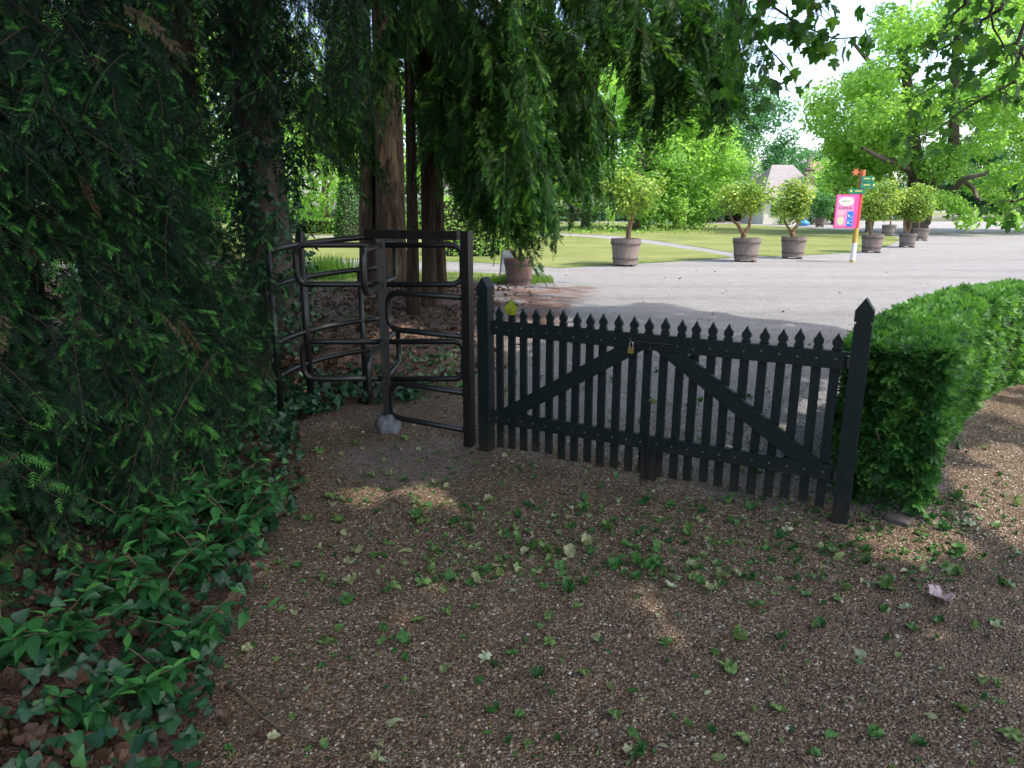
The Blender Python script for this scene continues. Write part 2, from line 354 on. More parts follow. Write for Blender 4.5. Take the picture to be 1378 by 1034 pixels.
        if loc is not None: o.location = loc
        return o

def tag(o, label=None, cat=None, group=None, kind=None):
    for k, v in (('label', label), ('category', cat), ('group', group), ('kind', kind)):
        if v: o[k] = v
    return o

def thing(name, label, cat, loc=(0, 0, 0), group=None):
    o = bpy.data.objects.new(name, None); COL.objects.link(o); o.location = loc; o.empty_display_size = .2
    return tag(o, label, cat, group)

def copy_thing(o, loc=None, label=None, scale=None, rz=None):
    c = o.copy(); COL.objects.link(c)
    if loc is not None: c.location = loc
    if label: c['label'] = label
    if scale is not None: c.scale = (scale,) * 3
    if rz is not None: c.rotation_euler.z = rz
    def rec(src, dst):
        for ch in src.children:
            d = ch.copy(); COL.objects.link(d); d.parent = dst
            rec(ch, d)
    rec(o, c)
    return c

def frames(d, roll=None, scale=None, up=(0, 0, 1)):
    """rotation matrices whose x axis is d and whose z axis is as near up as it gets, rolled"""
    d = np.asarray(d, dtype=float); d = d / (np.linalg.norm(d, axis=1)[:, None] + 1e-9)
    u = np.broadcast_to(np.asarray(up, dtype=float), d.shape)
    y = np.cross(u, d); ny = np.linalg.norm(y, axis=1)[:, None]
    y = np.where(ny < 1e-3, np.array([0, 1., 0]), y / (ny + 1e-9)); z = np.cross(d, y)
    if roll is not None:
        c, s_ = np.cos(roll)[:, None], np.sin(roll)[:, None]
        y, z = y * c + z * s_, z * c - y * s_
    R = np.stack([d, y, z], -1)
    if scale is not None: R = R * np.asarray(scale).reshape(-1, 1, 1)
    return R

def rand_dirs(k, zlo=-1, zhi=1):
    a = RNG.uniform(0, 2 * PI, k); z = RNG.uniform(zlo, zhi, k); r = np.sqrt(np.clip(1 - z * z, 0, 1))
    return np.stack([r * np.cos(a), r * np.sin(a), z], -1)

def bez(p0, p1, p2, n=10):
    p0, p1, p2 = [np.array(tuple(p), dtype=float) for p in (p0, p1, p2)]
    t = np.linspace(0, 1, n)[:, None]
    return (1 - t) ** 2 * p0 + 2 * t * (1 - t) * p1 + t * t * p2

def wobble(pts, amp):
    P = np.array([tuple(p) for p in pts], dtype=float); n = len(P)
    w = np.cumsum(RNG.normal(0, 1, (n, 3)), 0); w -= np.linspace(0, 1, n)[:, None] * w[-1]
    return P + w * amp

# ------------------------------------------------------------------ leaf and spray templates
def twig_tris(Lt, n, nl, nw, rng, v0, ang=58, cup=.25):
    V, F, W = [], [], []
    k = 0
    for i in range(n):
        s = (i + .5) / n
        for sd in (-1, 1):
            a = math.radians(ang + rng.uniform(-10, 10) - 22 * s)
            ll = nl * (1 - .35 * s ** 3) * rng.uniform(.85, 1.1)
            bx = s * Lt
            dx, dy = math.cos(a), math.sin(a) * sd
            dz = cup * rng.uniform(-.3, 1)
            px, py = -dy, dx
            V += [(bx - px * nw / 2, -py * nw / 2, 0), (bx + dx * ll, dy * ll, dz * ll), (bx + px * nw / 2, py * nw / 2, 0)]
            F.append((k, k + 1, k + 2)); k += 3
            w = v0 + .22 * s + rng.uniform(-.06, .06)
            W += [w, w + .05, w]
    V += [(Lt * .96, -nw / 2, 0), (Lt * .96 + nl, 0, 0), (Lt * .96, nw / 2, 0)]; F.append((k, k + 1, k + 2)); W += [v0 + .25] * 3
    return np.array(V), np.array(F), np.array(W)

def bough(seed, Lb=.9, ntw=16, twl=.2, nn=14, nl=.024, nw=.0045, droop=.25, hang=.15, fresh=.25, wood=1, sub=True, drop_twig=.0):
    rng = random.Random(seed)
    V, F, W, MI = [], [], [], []
    n0 = 0
    def axis(s):
        return np.array([s * Lb * (1 - .12 * droop * s), .05 * Lb * math.sin(s * 2.5 + seed), -droop * Lb * s * s])
    def put(v, f, w, m):
        nonlocal n0
        V.append(v); F.append(f + n0); W.append(w); MI.append(np.full(len(f), m)); n0 += len(v)
    def place(o, d, roll, v):
        d = d / np.linalg.norm(d); y = np.cross([0, 0, 1], d); y /= np.linalg.norm(y) + 1e-9; z = np.cross(d, y)
        c, s_ = math.cos(roll), math.sin(roll); y, z = y * c + z * s_, z * c - y * s_
        return o + v[:, :1] * d + v[:, 1:2] * y + v[:, 2:] * z
    # wood: a flat two-sided strip cross
    pts = np.array([axis(s) for s in np.linspace(0, 1, 7)])
    for wv in (np.array([0, 1, 0.]), np.array([0, 0, 1.])):
        wd = np.linspace(.0045, .0015, 7)[:, None] * wv * (Lb / .9) ** .5
        v = np.vstack([pts - wd, pts + wd]); i = np.arange(6)
        f = np.stack([i, i + 1, i + 8, i + 7], -1)
        put(v, np.vstack([f[:, [0, 1, 2]], f[:, [0, 2, 3]]]), np.full(len(v), .3), wood)
    for i in range(ntw):
        s = (i + .6 + rng.uniform(-.3, .3)) / ntw * .97
        o = axis(s); tan = axis(min(1, s + .05)) - axis(max(0, s - .05)); tan /= np.linalg.norm(tan)
        for sd in (-1, 1):
            if rng.random() < drop_twig: continue
            tl = twl * (1.05 - .62 * s) * rng.uniform(.6, 1.2) * (.55 + .45 * min(1, s / .15))
            a = math.radians(rng.uniform(40, 62))
            d = tan * math.cos(a) + np.array([0, sd, 0]) * math.sin(a) + np.array([0, 0, -hang + rng.uniform(-.12, .12)])
            n = max(5, int(nn * tl / twl))
            new = rng.random() < fresh
            v0 = (.62 if new else .12) + rng.uniform(0, .3)
            v, f, w = twig_tris(tl, n, nl, nw, rng, v0)
            v[:, 2] -= (v[:, 0] / max(tl, 1e-3)) ** 2 * tl * (hang * .8)
            put(place(o, d, rng.uniform(-.5, .5), v), f, w, 0)
            if sub and tl > twl * .5:
                for q in range(2):
                    o2 = o + d / np.linalg.norm(d) * tl * rng.uniform(.25, .6) - np.array([0, 0, tl * hang * .2])
                    d2 = d / np.linalg.norm(d) + tan * rng.uniform(.3, .9) + np.array([0, rng.uniform(-.4, .4), -hang])
                    v, f, w = twig_tris(tl * .5, max(4, n // 2), nl, nw, rng, v0)
                    put(place(o2, d2, rng.uniform(-.6, .6), v), f, w, 0)
    v, f, w = twig_tris(twl * .6, nn // 2, nl, nw, rng, .5)
    put(place(axis(1.), axis(1.) - axis(.93), 0, v), f, w, 0)
    V = np.vstack(V); F = np.vstack(F); W = np.clip(np.concatenate(W), 0, 1); MI = np.concatenate(MI)
    return V, [(F, MI)], W

def leaf_poly(kind):
    """flat leaf outlines, base at the origin, tip along +x, unit length"""
    if kind == 'plane':
        half = [(0, .03), (.02, .22), (.12, .5), (.26, .30), (.40, .52), (.62, .47), (.60, .2), (.80, .15)]
    elif kind == 'ivy':
        half = [(-.03, .08), (-.06, .24), (.05, .40), (.22, .42), (.36, .31), (.58, .24), (.8, .12)]
    elif kind == 'oval':
        half = [(.06, .05), (.22, .2), (.45, .27), (.7, .18), (.88, .07)]
    elif kind == 'lance':
        half = [(.05, .04), (.2, .16), (.42, .21), (.65, .14), (.85, .05)]
    elif kind == 'scrap':
        half = [(.0, .04), (.04, .27), (.17, .45), (.3, .37), (.45, .46), (.6, .37), (.67, .21), (.85, .13)]
    else:
        half = [(.3, .26), (.6, .26)]
    pts = [(0, 0)] + half + [(1, 0)] + [(x, -y) for x, y in half[::-1]]
    return pts

def leaf_tpl(kind, curl=.12, fold=.15, wav=0.0, seed=0):
    p = np.array(leaf_poly(kind)); n = len(p); nh = (n - 2) // 2
    rng = random.Random(seed)
    x, y = p[:, 0], p[:, 1]
    z = -curl * x ** 2 + fold * np.abs(y) + np.array([wav * rng.uniform(-1, 1) for _ in range(n)])
    v = np.stack([x, y, z], -1)
    mid = np.array([[.5, 0, -curl * .25]]); v = np.vstack([v, mid]); k = n
    i = np.arange(n); f = np.stack([np.full(n, k), i, (i + 1) % n], -1)
    return v, [(f, 0)], np.where(np.arange(n + 1) == k, .06, 0.) * 1.0

def diamond():
    v = np.array([(0, 0, 0), (.5, .3, .06), (1, 0, -.06), (.5, -.3, .06)], dtype=float)
    return v, [(np.array([(0, 1, 2), (0, 2, 3)]), 0)], np.zeros(4)

# ------------------------------------------------------------------ ground
GL, GR = gp(655, 606), gp(1130, 698)          # feet of the two gate posts
GV = (GR - GL).normalized(); GN = Vector((GV.y, -GV.x, 0))      # GN points to the camera's side
if GN.y > 0: GN = -GN

def vnoise(x, y, sc, seed=0):
    x = np.asarray(x) * sc; y = np.asarray(y) * sc
    xi, yi = np.floor(x).astype(int), np.floor(y).astype(int); fx, fy = x - xi, y - yi
    fx, fy = fx * fx * (3 - 2 * fx), fy * fy * (3 - 2 * fy)
    def h(a, b):
        q = np.sin(a * 127.1 + b * 311.7 + seed * 74.7) * 43758.5453
        return q - np.floor(q)
    return (h(xi, yi) * (1 - fx) + h(xi + 1, yi) * fx) * (1 - fy) + (h(xi, yi + 1) * (1 - fx) + h(xi + 1, yi + 1) * fx) * fy

def sm(a, b, x): t = np.clip((np.asarray(x) - a) / (b - a), 0, 1); return t * t * (3 - 2 * t)

EDGE_Y = [-2, 1.0, 1.76, 2.44, 3.1, 3.8, 4.6, 5.1, 5.5, 5.75, 6.1, 8, 16]
EDGE_X = [-.84, -.89, -.95, -1.12, -1.18, -1.25, -1.5, -1.7, -1.45, -1.1, -.75, -.7, -.4]
def bed_edge(y): return np.interp(y, EDGE_Y, EDGE_X)

def ground_z(x, y):
    x = np.asarray(x, dtype=float); y = np.asarray(y, dtype=float)
    fade = sm(9, 8, np.abs(x)) * sm(-1.5, -.5, y) * sm(16, 14.5, y)
    z = (vnoise(x, y, 1.1) - .5) * .03 + (vnoise(x, y, 4, 3) - .5) * .012 + (vnoise(x, y, 13, 5) - .5) * .006
    bank = sm(.05, 1.1, bed_edge(y) - x) * (.26 * sm(7, 5.5, y) + .06)
    return (z + bank) * fade

def build_ground():
    xs = np.arange(-9, 9.001, .06); ys = np.arange(-1.5, 16.001, .06)
    X, Y = np.meshgrid(xs, ys); nx, ny = len(xs), len(ys)
    Z = ground_z(X, Y)
    v = np.stack([X, Y, Z], -1).reshape(-1, 3)
    i = np.arange(ny - 1)[:, None] * nx; j = np.arange(nx - 1)[None]
    q = np.stack([i + j, i + j + 1, i + nx + j + 1, i + nx + j], -1).reshape(-1, 4)
    B = 900.
    x0, x1, y0, y1 = xs[0], xs[-1], ys[0], ys[-1]
    b = MB(); b.add(v, q)
    for (ax, ay, bx, by) in ((-B, -B, B, y0), (-B, y1, B, B), (-B, y0, x0, y1), (x1, y0, B, y1)):
        b.add([(ax, ay, 0), (bx, ay, 0), (bx, by, 0), (ax, by, 0)], np.array([(0, 1, 2, 3)]))
    o = b.build('ground', 'ground', smooth=True); tag(o, kind='structure')
    P = np.concatenate(b.V); x, y = P[:, 0], P[:, 1]
    g = (x - GL.x) * GN.x + (y - GL.y) * GN.y          # >0 on the camera's side of the gate line
    brown = sm(-.9, .35, g); brown = np.maximum(brown, sm(.6, -.3, x - bed_edge(y)) * sm(16, 13, y))
    hr = np.interp(y, [3.3, 4.36, 5, 6.27, 7.2, 7.6, 8.4], [2.2, 2.85, 3.35, 4.5, 5.9, 8, 12]); brown = np.maximum(brown, sm(-.25, .15, x - hr) * sm(8.6, 7.6, y) * .85)
    brown = np.maximum(brown, sm(.15, -.25, x) * sm(10, 8, y))
    brown = np.where(np.abs(x) + np.abs(y) > 60, 0, brown)
    mul = sm(-.25, .35, bed_edge(y) - x) * sm(16.6, 15.6, y)
    mul = np.maximum(mul, sm(1.6, .2, x - .2 * (y - 9)) * sm(7, 9, y) * sm(16.2, 14.5, y) * .55)
    mul = np.where((np.abs(x) > 20) | (np.abs(y) > 40), 0, mul)
    earth = np.exp(-(((x + .62) / .62) ** 2 + ((y - 4.35) / .5) ** 2)) * .95
    ca = o.data.attributes.new('zone', 'FLOAT_COLOR', 'POINT')
    ca.data.foreach_set('color', np.stack([brown, mul, earth, np.ones_like(x)], -1).astype(np.float32).ravel())
build_ground()

def sheet(name, pts, mat, z, label=None):
    me = bpy.data.meshes.new(name)
    me.from_pydata([(p[0], p[1], z) for p in pts], [], [list(range(len(pts)))]); me.materials.append(M[mat])
    o = bpy.data.objects.new(name, me); COL.objects.link(o); tag(o, kind='structure'); return o

def gpl(*pp): return [tuple(gp(*p))[:2] for p in pp]
# lawns
sheet('lawn', [(-60, 26), (-3.2, 23.4), (-.4, 21.6)] + gpl((752, 361), (835, 356), (900, 353), (985, 347), (960, 341), (900, 332), (862, 327), (800, 320), (760, 317)) + [(-4, 42), (-60, 46)], 'lawn', .012)
sheet('lawn', [(-60, 50), (-4, 45)] + gpl((760, 314.5), (830, 318), (880, 324), (940, 333), (1010, 344), (1042, 346), (1100, 343), (1143, 340), (1196, 331), (1212, 323), (1200, 317), (1150, 311), (1100, 308), (1000, 302), (880, 300), (760, 299)) + [(-60, 93)], 'lawn', .012)
sheet('lawn', [(-8.9, 16.05), (-.9, 16.05), (.9, 16.1), (.75, 17.2), (-.5, 18.2), (-3.4, 19.4), (-9, 20.5)], 'lawn', .012)
sheet('lawn', [(-300, 104), (20, 104), (38, 110), (30, 118), (30, 300), (-300, 300)], 'lawn', .012)
sheet('lawn', [(30, 119), (38, 110), (70, 96), (110, 93), (300, 90), (300, 97), (110, 102), (72, 104), (42, 121)], 'lawn', .012)
sheet('pond', [(30, 121), (42, 121), (72, 104), (110, 102), (420, 96), (420, 240), (30, 240)], 'water', .02)
sheet('lawn', [(-300, 300), (30, 240), (420, 240), (420, 500), (-300, 500)], 'lawn', .016)

# ------------------------------------------------------------------ wooden gate
def z_at(px, py, Y): return at(px, py, Y).z

def picket_profile(w, h, z0, sc=1.0):
    a = w / 2; t = h
    pts = [(a, z0), (a, t - .082 * sc), (a - .005 * sc, t - .078 * sc), (a - .005 * sc, t - .068 * sc), (a + .001, t - .064 * sc), (a + .001, t - .043 * sc), (a * .62, t - .030 * sc), (a * .28, t - .015 * sc), (0, t)]
    return pts + [(-x, y) for x, y in pts[-2::-1]]

POST_H = 1.18
def gate_post(foot, label, w=.081):
    t = thing('gate_post', label, 'gate post', foot, 'posts of the wooden gate')
    z0 = -.15; a = w / 2; T = POST_H
    body = [(a, z0), (a, T - .135), (-a, T - .135), (-a, z0)]
    b = MB(); b.prism(body, Vector(foot) + GN * a, GV, (0, 0, 1), -GN, w); b.build('post_shaft', 'gate', t)
    n = a - .008
    neck = [(n, T - .135), (n, T - .118), (-n, T - .118), (-n, T - .135)]
    b = MB(); b.prism(neck, Vector(foot) + GN * n, GV, (0, 0, 1), -GN, 2 * n)
    a2 = a + .002
    half = [(a2, T - .118), (a2, T - .062), (a2 * .72, T - .045), (a2 * .42, T - .026), (a2 * .18, T - .010), (0, T)]
    cap = half + [(-x, y) for x, y in half[-2::-1]]
    b.prism(cap, Vector(foot) + GN * a2, GV, (0, 0, 1), -GN, 2 * a2); b.build('finial', 'gate', t)
    return t
gate_post(GL, 'dark green square gate post with pointed top beside the steel turnstile')
gate_post(GR, 'dark green square gate post with pointed top against the clipped hedge')

GLEN = (GR - GL).length
TR0, TR1 = .815, .905        # top rail
BR0, BR1 = .215, .30         # bottom rail
def gate_leaf(s0, s1, npick, hinge_left, label):
    base = GL + GV * (s0 if hinge_left else s1); base.z = 0
    t = thing('picket_gate', label, 'gate', base, 'leaves of the picket gate')
    pt, rt = .022, .034
    Z = Vector((0, 0, 1))
    sp = (s1 - s0) / npick
    for i in range(npick):
        s = s0 + sp * (i + .5)
        h = 1.0 + random.uniform(-.006, .006)
        b = MB(); b.prism(picket_profile(.047, h, .045 + random.uniform(-.012, .014)), GL + GV * (s + random.uniform(-.004, .004)), GV, Z + GV * random.uniform(-.007, .007), -GN, pt)
        b.build('picket', 'gate', t)
    def rail(z0, z1, name, off=.0):
        b = MB(); o = GL + GN * (rt + .002)
        ch = .006
        b.prism([(s1, z0), (s1, z1), (s0, z1), (s0, z0)], o, GV, Z, -GN, rt); b.build(name, 'gate', t)
    rail(TR0, TR1, 'top_rail'); rail(BR0, BR1, 'bottom_rail')
    # diagonal brace, between the rails on the camera's side
    w = .085
    if hinge_left: A = (s0 + .05, BR1 + .002); B = (s1 - .14, TR0 - .002)
    else: A = (s1 - .05, BR1 + .002); B = (s0 + .10, TR0 - .002)
    ww = w * (1 if hinge_left else -1)
    ex = math.hypot(B[0] - A[0], B[1] - A[1]) / (B[1] - A[1]) * w * (1 if hinge_left else -1)
    poly = [A, (A[0] + ex, A[1]), (B[0] + ex * .5, B[1]), (B[0] - ex * .5, B[1])]
    if not hinge_left: poly = poly[::-1]
    b = MB(); b.prism(poly, GL + GN * (rt + .005), GV, Z, -GN, rt + .001); b.build('diagonal_brace', 'gate', t)
    # meeting stile
    sm_ = s1 if hinge_left else s0
    d = -.043 if hinge_left else .0
    b = MB(); b.prism([(sm_ + d + .043, .02), (sm_ + d + .043, BR0 - .002), (sm_ + d, BR0 - .002), (sm_ + d, .02)], GL + GN * .03, GV, Z, -GN, .04); b.build('meeting_stile', 'gate', t)
    # hinges and bolts
    for z in ((TR0 + TR1) / 2, (BR0 + BR1) / 2):
        s = s0 if hinge_left else s1
        o = GL + GV * (s + (-.012 if hinge_left else .012)) + GN * .045 + Z * z
        b = MB(); b.tube([o - Z * .03, o + Z * .03], .012, 10); b.build('hinge', 'steel', t)
    for i in range(0, npick):
        s = s0 + sp * (i + .5)
        for z in ((TR0 + TR1) / 2 + random.uniform(-.015, .015), (BR0 + BR1) / 2):
            o = GL + GV * s + GN * (rt + .0) + Z * z
            b = MB(); b.tube([o, o + GN * .007], .0045, 8); b.build('bolt_head', 'bolt', t)
    return t
p0, p1 = .06, GLEN - .06
mid = .06 + (GLEN - .12) * 12 / 23
gl = gate_leaf(p0, mid - .004, 12, True, 'dark picket gate leaf hinged beside the turnstile, padlock hanging at its free end')
gr_ = gate_leaf(mid + .004, p1, 11, False, 'dark picket gate leaf hinged at the hedge side, brace falling towards the hedge')
def latch():
    Z = Vector((0, 0, 1)); o = GL + GV * (mid - .11) + GN * .048 + Z * .86
    b = MB(); b.box(o + GV * .02 - GN * .006, (.05, .012, .035), rot=np.array([tuple(GV), tuple(-GN), (0, 0, 1)]).T)
    b.tube([o, o + GV * .22], .007, 8); b.box(o + GV * .17 - GN * .006, (.05, .012, .035), rot=np.array([tuple(GV), tuple(-GN), (0, 0, 1)]).T)
    b.tube([o + GV * .1, o + GV * .1 + GN * .02 - Z * .04], .005, 6)
    b.build('sliding_bolt', 'steel', gl)
    r = GL + GV * (mid + .002) + GN * .05
    b = MB(); b.tube([r + Z * .52, r + Z * .03], .006, 8); b.tube([r + Z * .52, r + Z * .525 + GN * .03], .006, 8)
    b.build('drop_bolt', 'steel', gl)
    k = o - GV * .012 + GN * .018 - Z * .05
    t = thing('padlock', 'small brass padlock on the sliding bolt of the picket gate', 'padlock', k)
    b = MB(); b.box(k, (.034, .018, .034), rot=np.array([tuple(GV), tuple(-GN), (0, 0, 1)]).T); b.build('lock_body', 'brass', t)
    pts = [k + Z * .015 - GV * .010] + [k + Z * (.042 + .010 * math.sin(a)) - GV * .010 * math.cos(a) for a in np.linspace(0, PI, 7)] + [k + Z * .015 + GV * .010]
    b = MB(); b.tube(pts, .0032, 8); b.build('shackle', 'shackle', t)
latch()
# the hinge bracket on the left post's inner side
# the yellow-green leaf caught on the second picket
def stuck_leaf():
    s = p0 + (mid - .004 - p0) / 12 * 1.5
    o = GL + GV * s + Vector((0, 0, .945)) + GN * .006
    v, fl, w = leaf_tpl('scrap', .1, .1, .02, 3)
    rot = np.stack([np.array([0, 0, 1.]), np.array(tuple(GV)), np.array(tuple(GN))], -1) * .105
    b = MB(); b.scatter((v, fl, w), rot[None], np.array([tuple(o)]), var=np.array([.5])); ob = b.build('stuck_leaf', 'yellow_leaf')
    tag(ob, 'yellow-green leaf caught on the tip of the second picket', 'leaf')
stuck_leaf()

# ------------------------------------------------------------------ steel turnstile
def turnstile():
    C = gp(523, 580); P = gp(632, 601)
    t = thing('turnstile', 'dark steel kissing-gate turnstile with curved cage and bar loops beside the picket gate', 'turnstile', C)
    Z = Vector((0, 0, 1)); r = .0205
    axis = Vector((C.x, C.y, 0)); pf = Vector((P.x, P.y, 0))
    fd = (pf - axis).normalized(); fn = Vector((fd.y, -fd.x, 0))
    Hf = z_at(626, 311, P.y)
    rotm = np.array([tuple(fd), tuple(-fn), (0, 0, 1)]).T
    b = MB(); b.box(pf + Z * (Hf / 2 - .05), (.06, .06, Hf + .1), rotm); b.build('frame_post', 'steel', t)
    ln = (pf - axis).length
    b = MB(); b.box(axis + fd * (ln / 2 - .06 - .03) + Z * (Hf - .03), (ln + .06, .055, .058), rotm); b.build('top_beam', 'steel', t)
    # fixed comb loops
    def uloop(o, d, z0, z1, ln, cr, n=6):
        """from o along d, up at the end, and back"""
        pts = [o + Z * z0, o + d * (ln - cr) + Z * z0]
        for a in np.linspace(-PI / 2, 0, n)[1:]: pts.append(o + d * (ln - cr + cr * math.cos(a)) + Z * (z0 + cr + cr * math.sin(a)))
        for a in np.linspace(0, PI / 2, n): pts.append(o + d * (ln - cr + cr * math.cos(a)) + Z * (z1 - cr + cr * math.sin(a)))
        pts.append(o + Z * z1)
        return pts
    for ya, yb in ((401, 454), (530, 580)):
        z1 = z_at(626, ya, P.y); z0 = z_at(626, yb, P.y)
        b = MB(); b.tube(uloop(pf, -fd, z0, z1, ln - .045, .085), r, 10); b.build('comb_loop', 'steel', t, smooth=True)
    # rotor
    Yc = C.y
    b = MB(); b.box(axis + Z * ((Hf - .06) / 2 + .05), (.062, .062, Hf - .165), np.array(Matrix.Rotation(math.radians(12), 3, 'Z')))
    rot = b.build('rotor_post', 'steel', t)
    lv = [(z_at(515, 383, Yc), z_at(512, 330, Yc)), (z_at(520, 510, Yc), z_at(518, 460, Yc))]
    a0 = math.radians(0)
    for k in range(4):
        a = a0 + k * PI / 2; d = Vector((math.cos(a), math.sin(a), 0))
        for z0, z1 in lv:
            b = MB(); b.tube(uloop(axis, d, z0, z1, .60 if k != 0 else .57, .075), r, 10); b.build('arm_loop', 'steel', rot, smooth=True)
    # cage
    R = .81
    def pc(deg, z): a = math.radians(deg); return axis + Vector((math.cos(a), math.sin(a), 0)) * R + Z * (z + .075 * (176 - deg) / 73)
    Yp = pc(176, 0).y
    zs = [z_at(369, 338, Yp), z_at(373, 386, Yp), z_at(377, 463, Yp), z_at(384, 508, Yp)]
    for i, z in enumerate(zs):
        pts = [pc(d, z) for d in np.linspace(176, 103, 20)]
        b = MB(); b.tube(pts, r * (1.15 if i == 0 else 1), 10); b.build('cage_rail', 'steel', t, smooth=True)
    for d, top in ((176, zs[0] + .012), (148, zs[0] + .10), (113, zs[1])):
        b = MB(); b.tube([pc(d, -.12) * 1, pc(d, top)], r * (1.05 if d != 148 else 1.35), 10)
        b.build('cage_post', 'steel', t, smooth=True)
    # fixed end of the cage against the beam
    b = MB(); b.tube([pc(103, zs[0]), axis + Z * (Hf - .02)], r, 8); b.build('cage_strut', 'steel', t, smooth=True)
    # crumpled grey wrap round the foot
    prof = [(.088, -.02), (.094, .02), (.09, .06), (.078, .10), (.06, .125), (.045, .13)]
    b = MB(); b.lathe(prof, 28, (axis.x, axis.y, 0))
    V = b.V[0]; nn = vnoise(V[:, 0] * 3 + V[:, 2] * 5, V[:, 1] * 3 - V[:, 2] * 4, 12, 9)
    dirv = V - np.array([axis.x, axis.y, .05]); b.V[0] = (V + dirv * (nn[:, None] - .5) * .45).astype(np.float32)
    b.build('foot_wrap', 'wrap', t, smooth=True)
turnstile()

# ------------------------------------------------------------------ hedge at the right
def hedge_path():
    P = np.array([(2.03, 3.62), (2.30, 4.02), (2.72, 4.6), (3.25, 5.25), (3.85, 5.9), (4.55, 6.5), (5.4, 7.0), (6.6, 7.4), (8.2, 7.7), (10.5, 7.8)])
    s = np.concatenate([[0], np.cumsum(np.linalg.norm(np.diff(P, axis=0), axis=1))])
    q = np.linspace(0, s[-1], 120)
    return np.stack([np.interp(q, s, P[:, 0]), np.interp(q, s, P[:, 1])], -1), s[-1]

SPRIG = []
for sd in range(4):
    rng = random.Random(sd + 50)
    Vs, Fs, Ws = [], [], []; n0 = 0
    for k, (a, l) in enumerate([(0, .07), (38, .05), (-40, .05)]):
        v, f, w = twig_tris(l, 6, .024, .0085, rng, .25 + .3 * rng.random(), 60, .3)
        c, s_ = math.cos(math.radians(a)), math.sin(math.radians(a))
        v = v @ np.array([[c, s_, 0], [-s_, c, 0], [0, 0, 1]]) + np.array([.015 * k, 0, 0])
        Vs.append(v); Fs.append(f + n0); Ws.append(w); n0 += len(v)
    SPRIG.append((np.vstack(Vs), [(np.vstack(Fs), 0)], np.concatenate(Ws)))

def build_hedge():
    path, ln = hedge_path(); n = len(path)
    T = np.gradient(path, axis=0); T /= np.linalg.norm(T, axis=1)[:, None]; Nn = np.stack([T[:, 1], -T[:, 0]], -1)   # to the right
    hw, H = .25, .90
    t = thing('clipped_hedge', 'low clipped yew hedge curving away from the right gate post', 'hedge', (float(path[0][0]), float(path[0][1]), 0))
    # inner dark woody core, lumpy
    prof = np.array([(-hw + .05, 0.12), (-hw + .03, H - .045), (hw - .03, H - .045), (hw - .05, 0.12)])
    b = MB(); V = []
    for i in range(n):
        for (o, z) in prof:
            p = path[i] + Nn[i] * (o * (1 + .2 * (vnoise(i * .7, z * 9, 1.0, 2) - .5)))
            V.append((p[0] + (T[i, 0] * .06 if i == 0 else 0), p[1] + (T[i, 1] * .06 if i == 0 else 0), z))
    V = np.array(V); i = np.arange(n - 1)[:, None] * 4; j = np.arange(3)[None]
    b.add(V, [np.stack([i + j, i + j + 1, i + 5 + j, i + 4 + j], -1).reshape(-1, 4), np.array([(0, 3, 2, 1)])])
    b.build('twiggy_core', 'core', t)
    # stems at the foot
    for k in range(30):
        b = MB(); s = RNG.uniform(0, .8) * (n - 1); i0 = int(s); p = path[i0] + Nn[i0] * RNG.uniform(-.17, .17)
        gz = float(ground_z(p[0], p[1]))
        b.tube(wobble([(p[0], p[1], gz - .03), (p[0] + RNG.normal(0, .04), p[1] + RNG.normal(0, .04), .2), (p[0] + RNG.normal(0, .08), p[1] + RNG.normal(0, .08), .45)], .008), [.014, .011, .008], 6, False)
        b.build('stem', 'twig', t, smooth=True)
    # leafy surface
    pts, nor = [], []
    def emit(k, face):
        s = RNG.uniform(0, 1, k) ** 1.25 * (n - 1.001)
        i0 = s.astype(int); f = (s - i0)[:, None]
        c = path[i0] * (1 - f) + path[i0 + 1] * f; N2 = Nn[i0]; T2 = T[i0]
        if face == 'top':
            o = RNG.uniform(-hw, hw, k); z = H + (vnoise(s * .35, o * 6, 1, 4) - .5) * .03 + RNG.normal(0, .006, k)
            p = c + N2 * o[:, None]; nn = np.stack([N2[:, 0] * o * .8, N2[:, 1] * o * .8, np.ones(k)], -1)
        elif face == 'end':
            o = RNG.uniform(-hw, hw, k); z = RNG.uniform(.03, H, k) ; z = np.where((z < .2) & (RNG.random(k) < .6), z + .3, z)
            p = path[0] + Nn[0] * o[:, None] - T[0] * (RNG.uniform(-.05, .03, k) + .05 * vnoise(o, z, 7, 8))[:, None]
            nn = np.stack([-T[0][0] + N2[:, 0] * 0, -T[0][1] + N2[:, 1] * 0, np.full(k, .25)], -1)
        else:
            sg = 1 if face == 'right' else -1
            z = RNG.uniform(.02, H, k)
            off = hw + (vnoise(s * .5, z * 6, 1.0, 6) - .5) * .05 + RNG.normal(0, .008, k) - .03 * (1 - z / H)
            p = c + N2 * (sg * off)[:, None]
            nn = np.stack([N2[:, 0] * sg, N2[:, 1] * sg, np.full(k, .35)], -1)
        pts.append(np.column_stack([p, z])); nor.append(nn)
    emit(6500, 'top'); emit(1900, 'end'); emit(7000, 'right'); emit(3600, 'left')
    P = np.vstack(pts); Q = np.vstack(nor); Q /= np.linalg.norm(Q, axis=1)[:, None]
    k = len(P); d = Q * .75 + rand_dirs(k) * .75 + np.array([0, 0, -.1])
    roll = RNG.uniform(-1.2, 1.2, k); sc = RNG.uniform(.65, 1.15, k)
    R = frames(d, roll, sc); P = P - Q * .045
    b = MB(); which = RNG.integers(0, 4, k); var = RNG.normal(-.12, .12, k) + np.where(RNG.random(k) < .3, .5, 0) + np.concatenate([np.full(6500, .2), np.full(1900, -.12), np.full(7000, .1), np.zeros(3600)])  # top and right sprigs tinted lighter, end face darker: light painted into the colour
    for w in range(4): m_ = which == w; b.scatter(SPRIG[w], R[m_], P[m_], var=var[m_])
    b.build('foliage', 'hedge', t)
build_hedge()

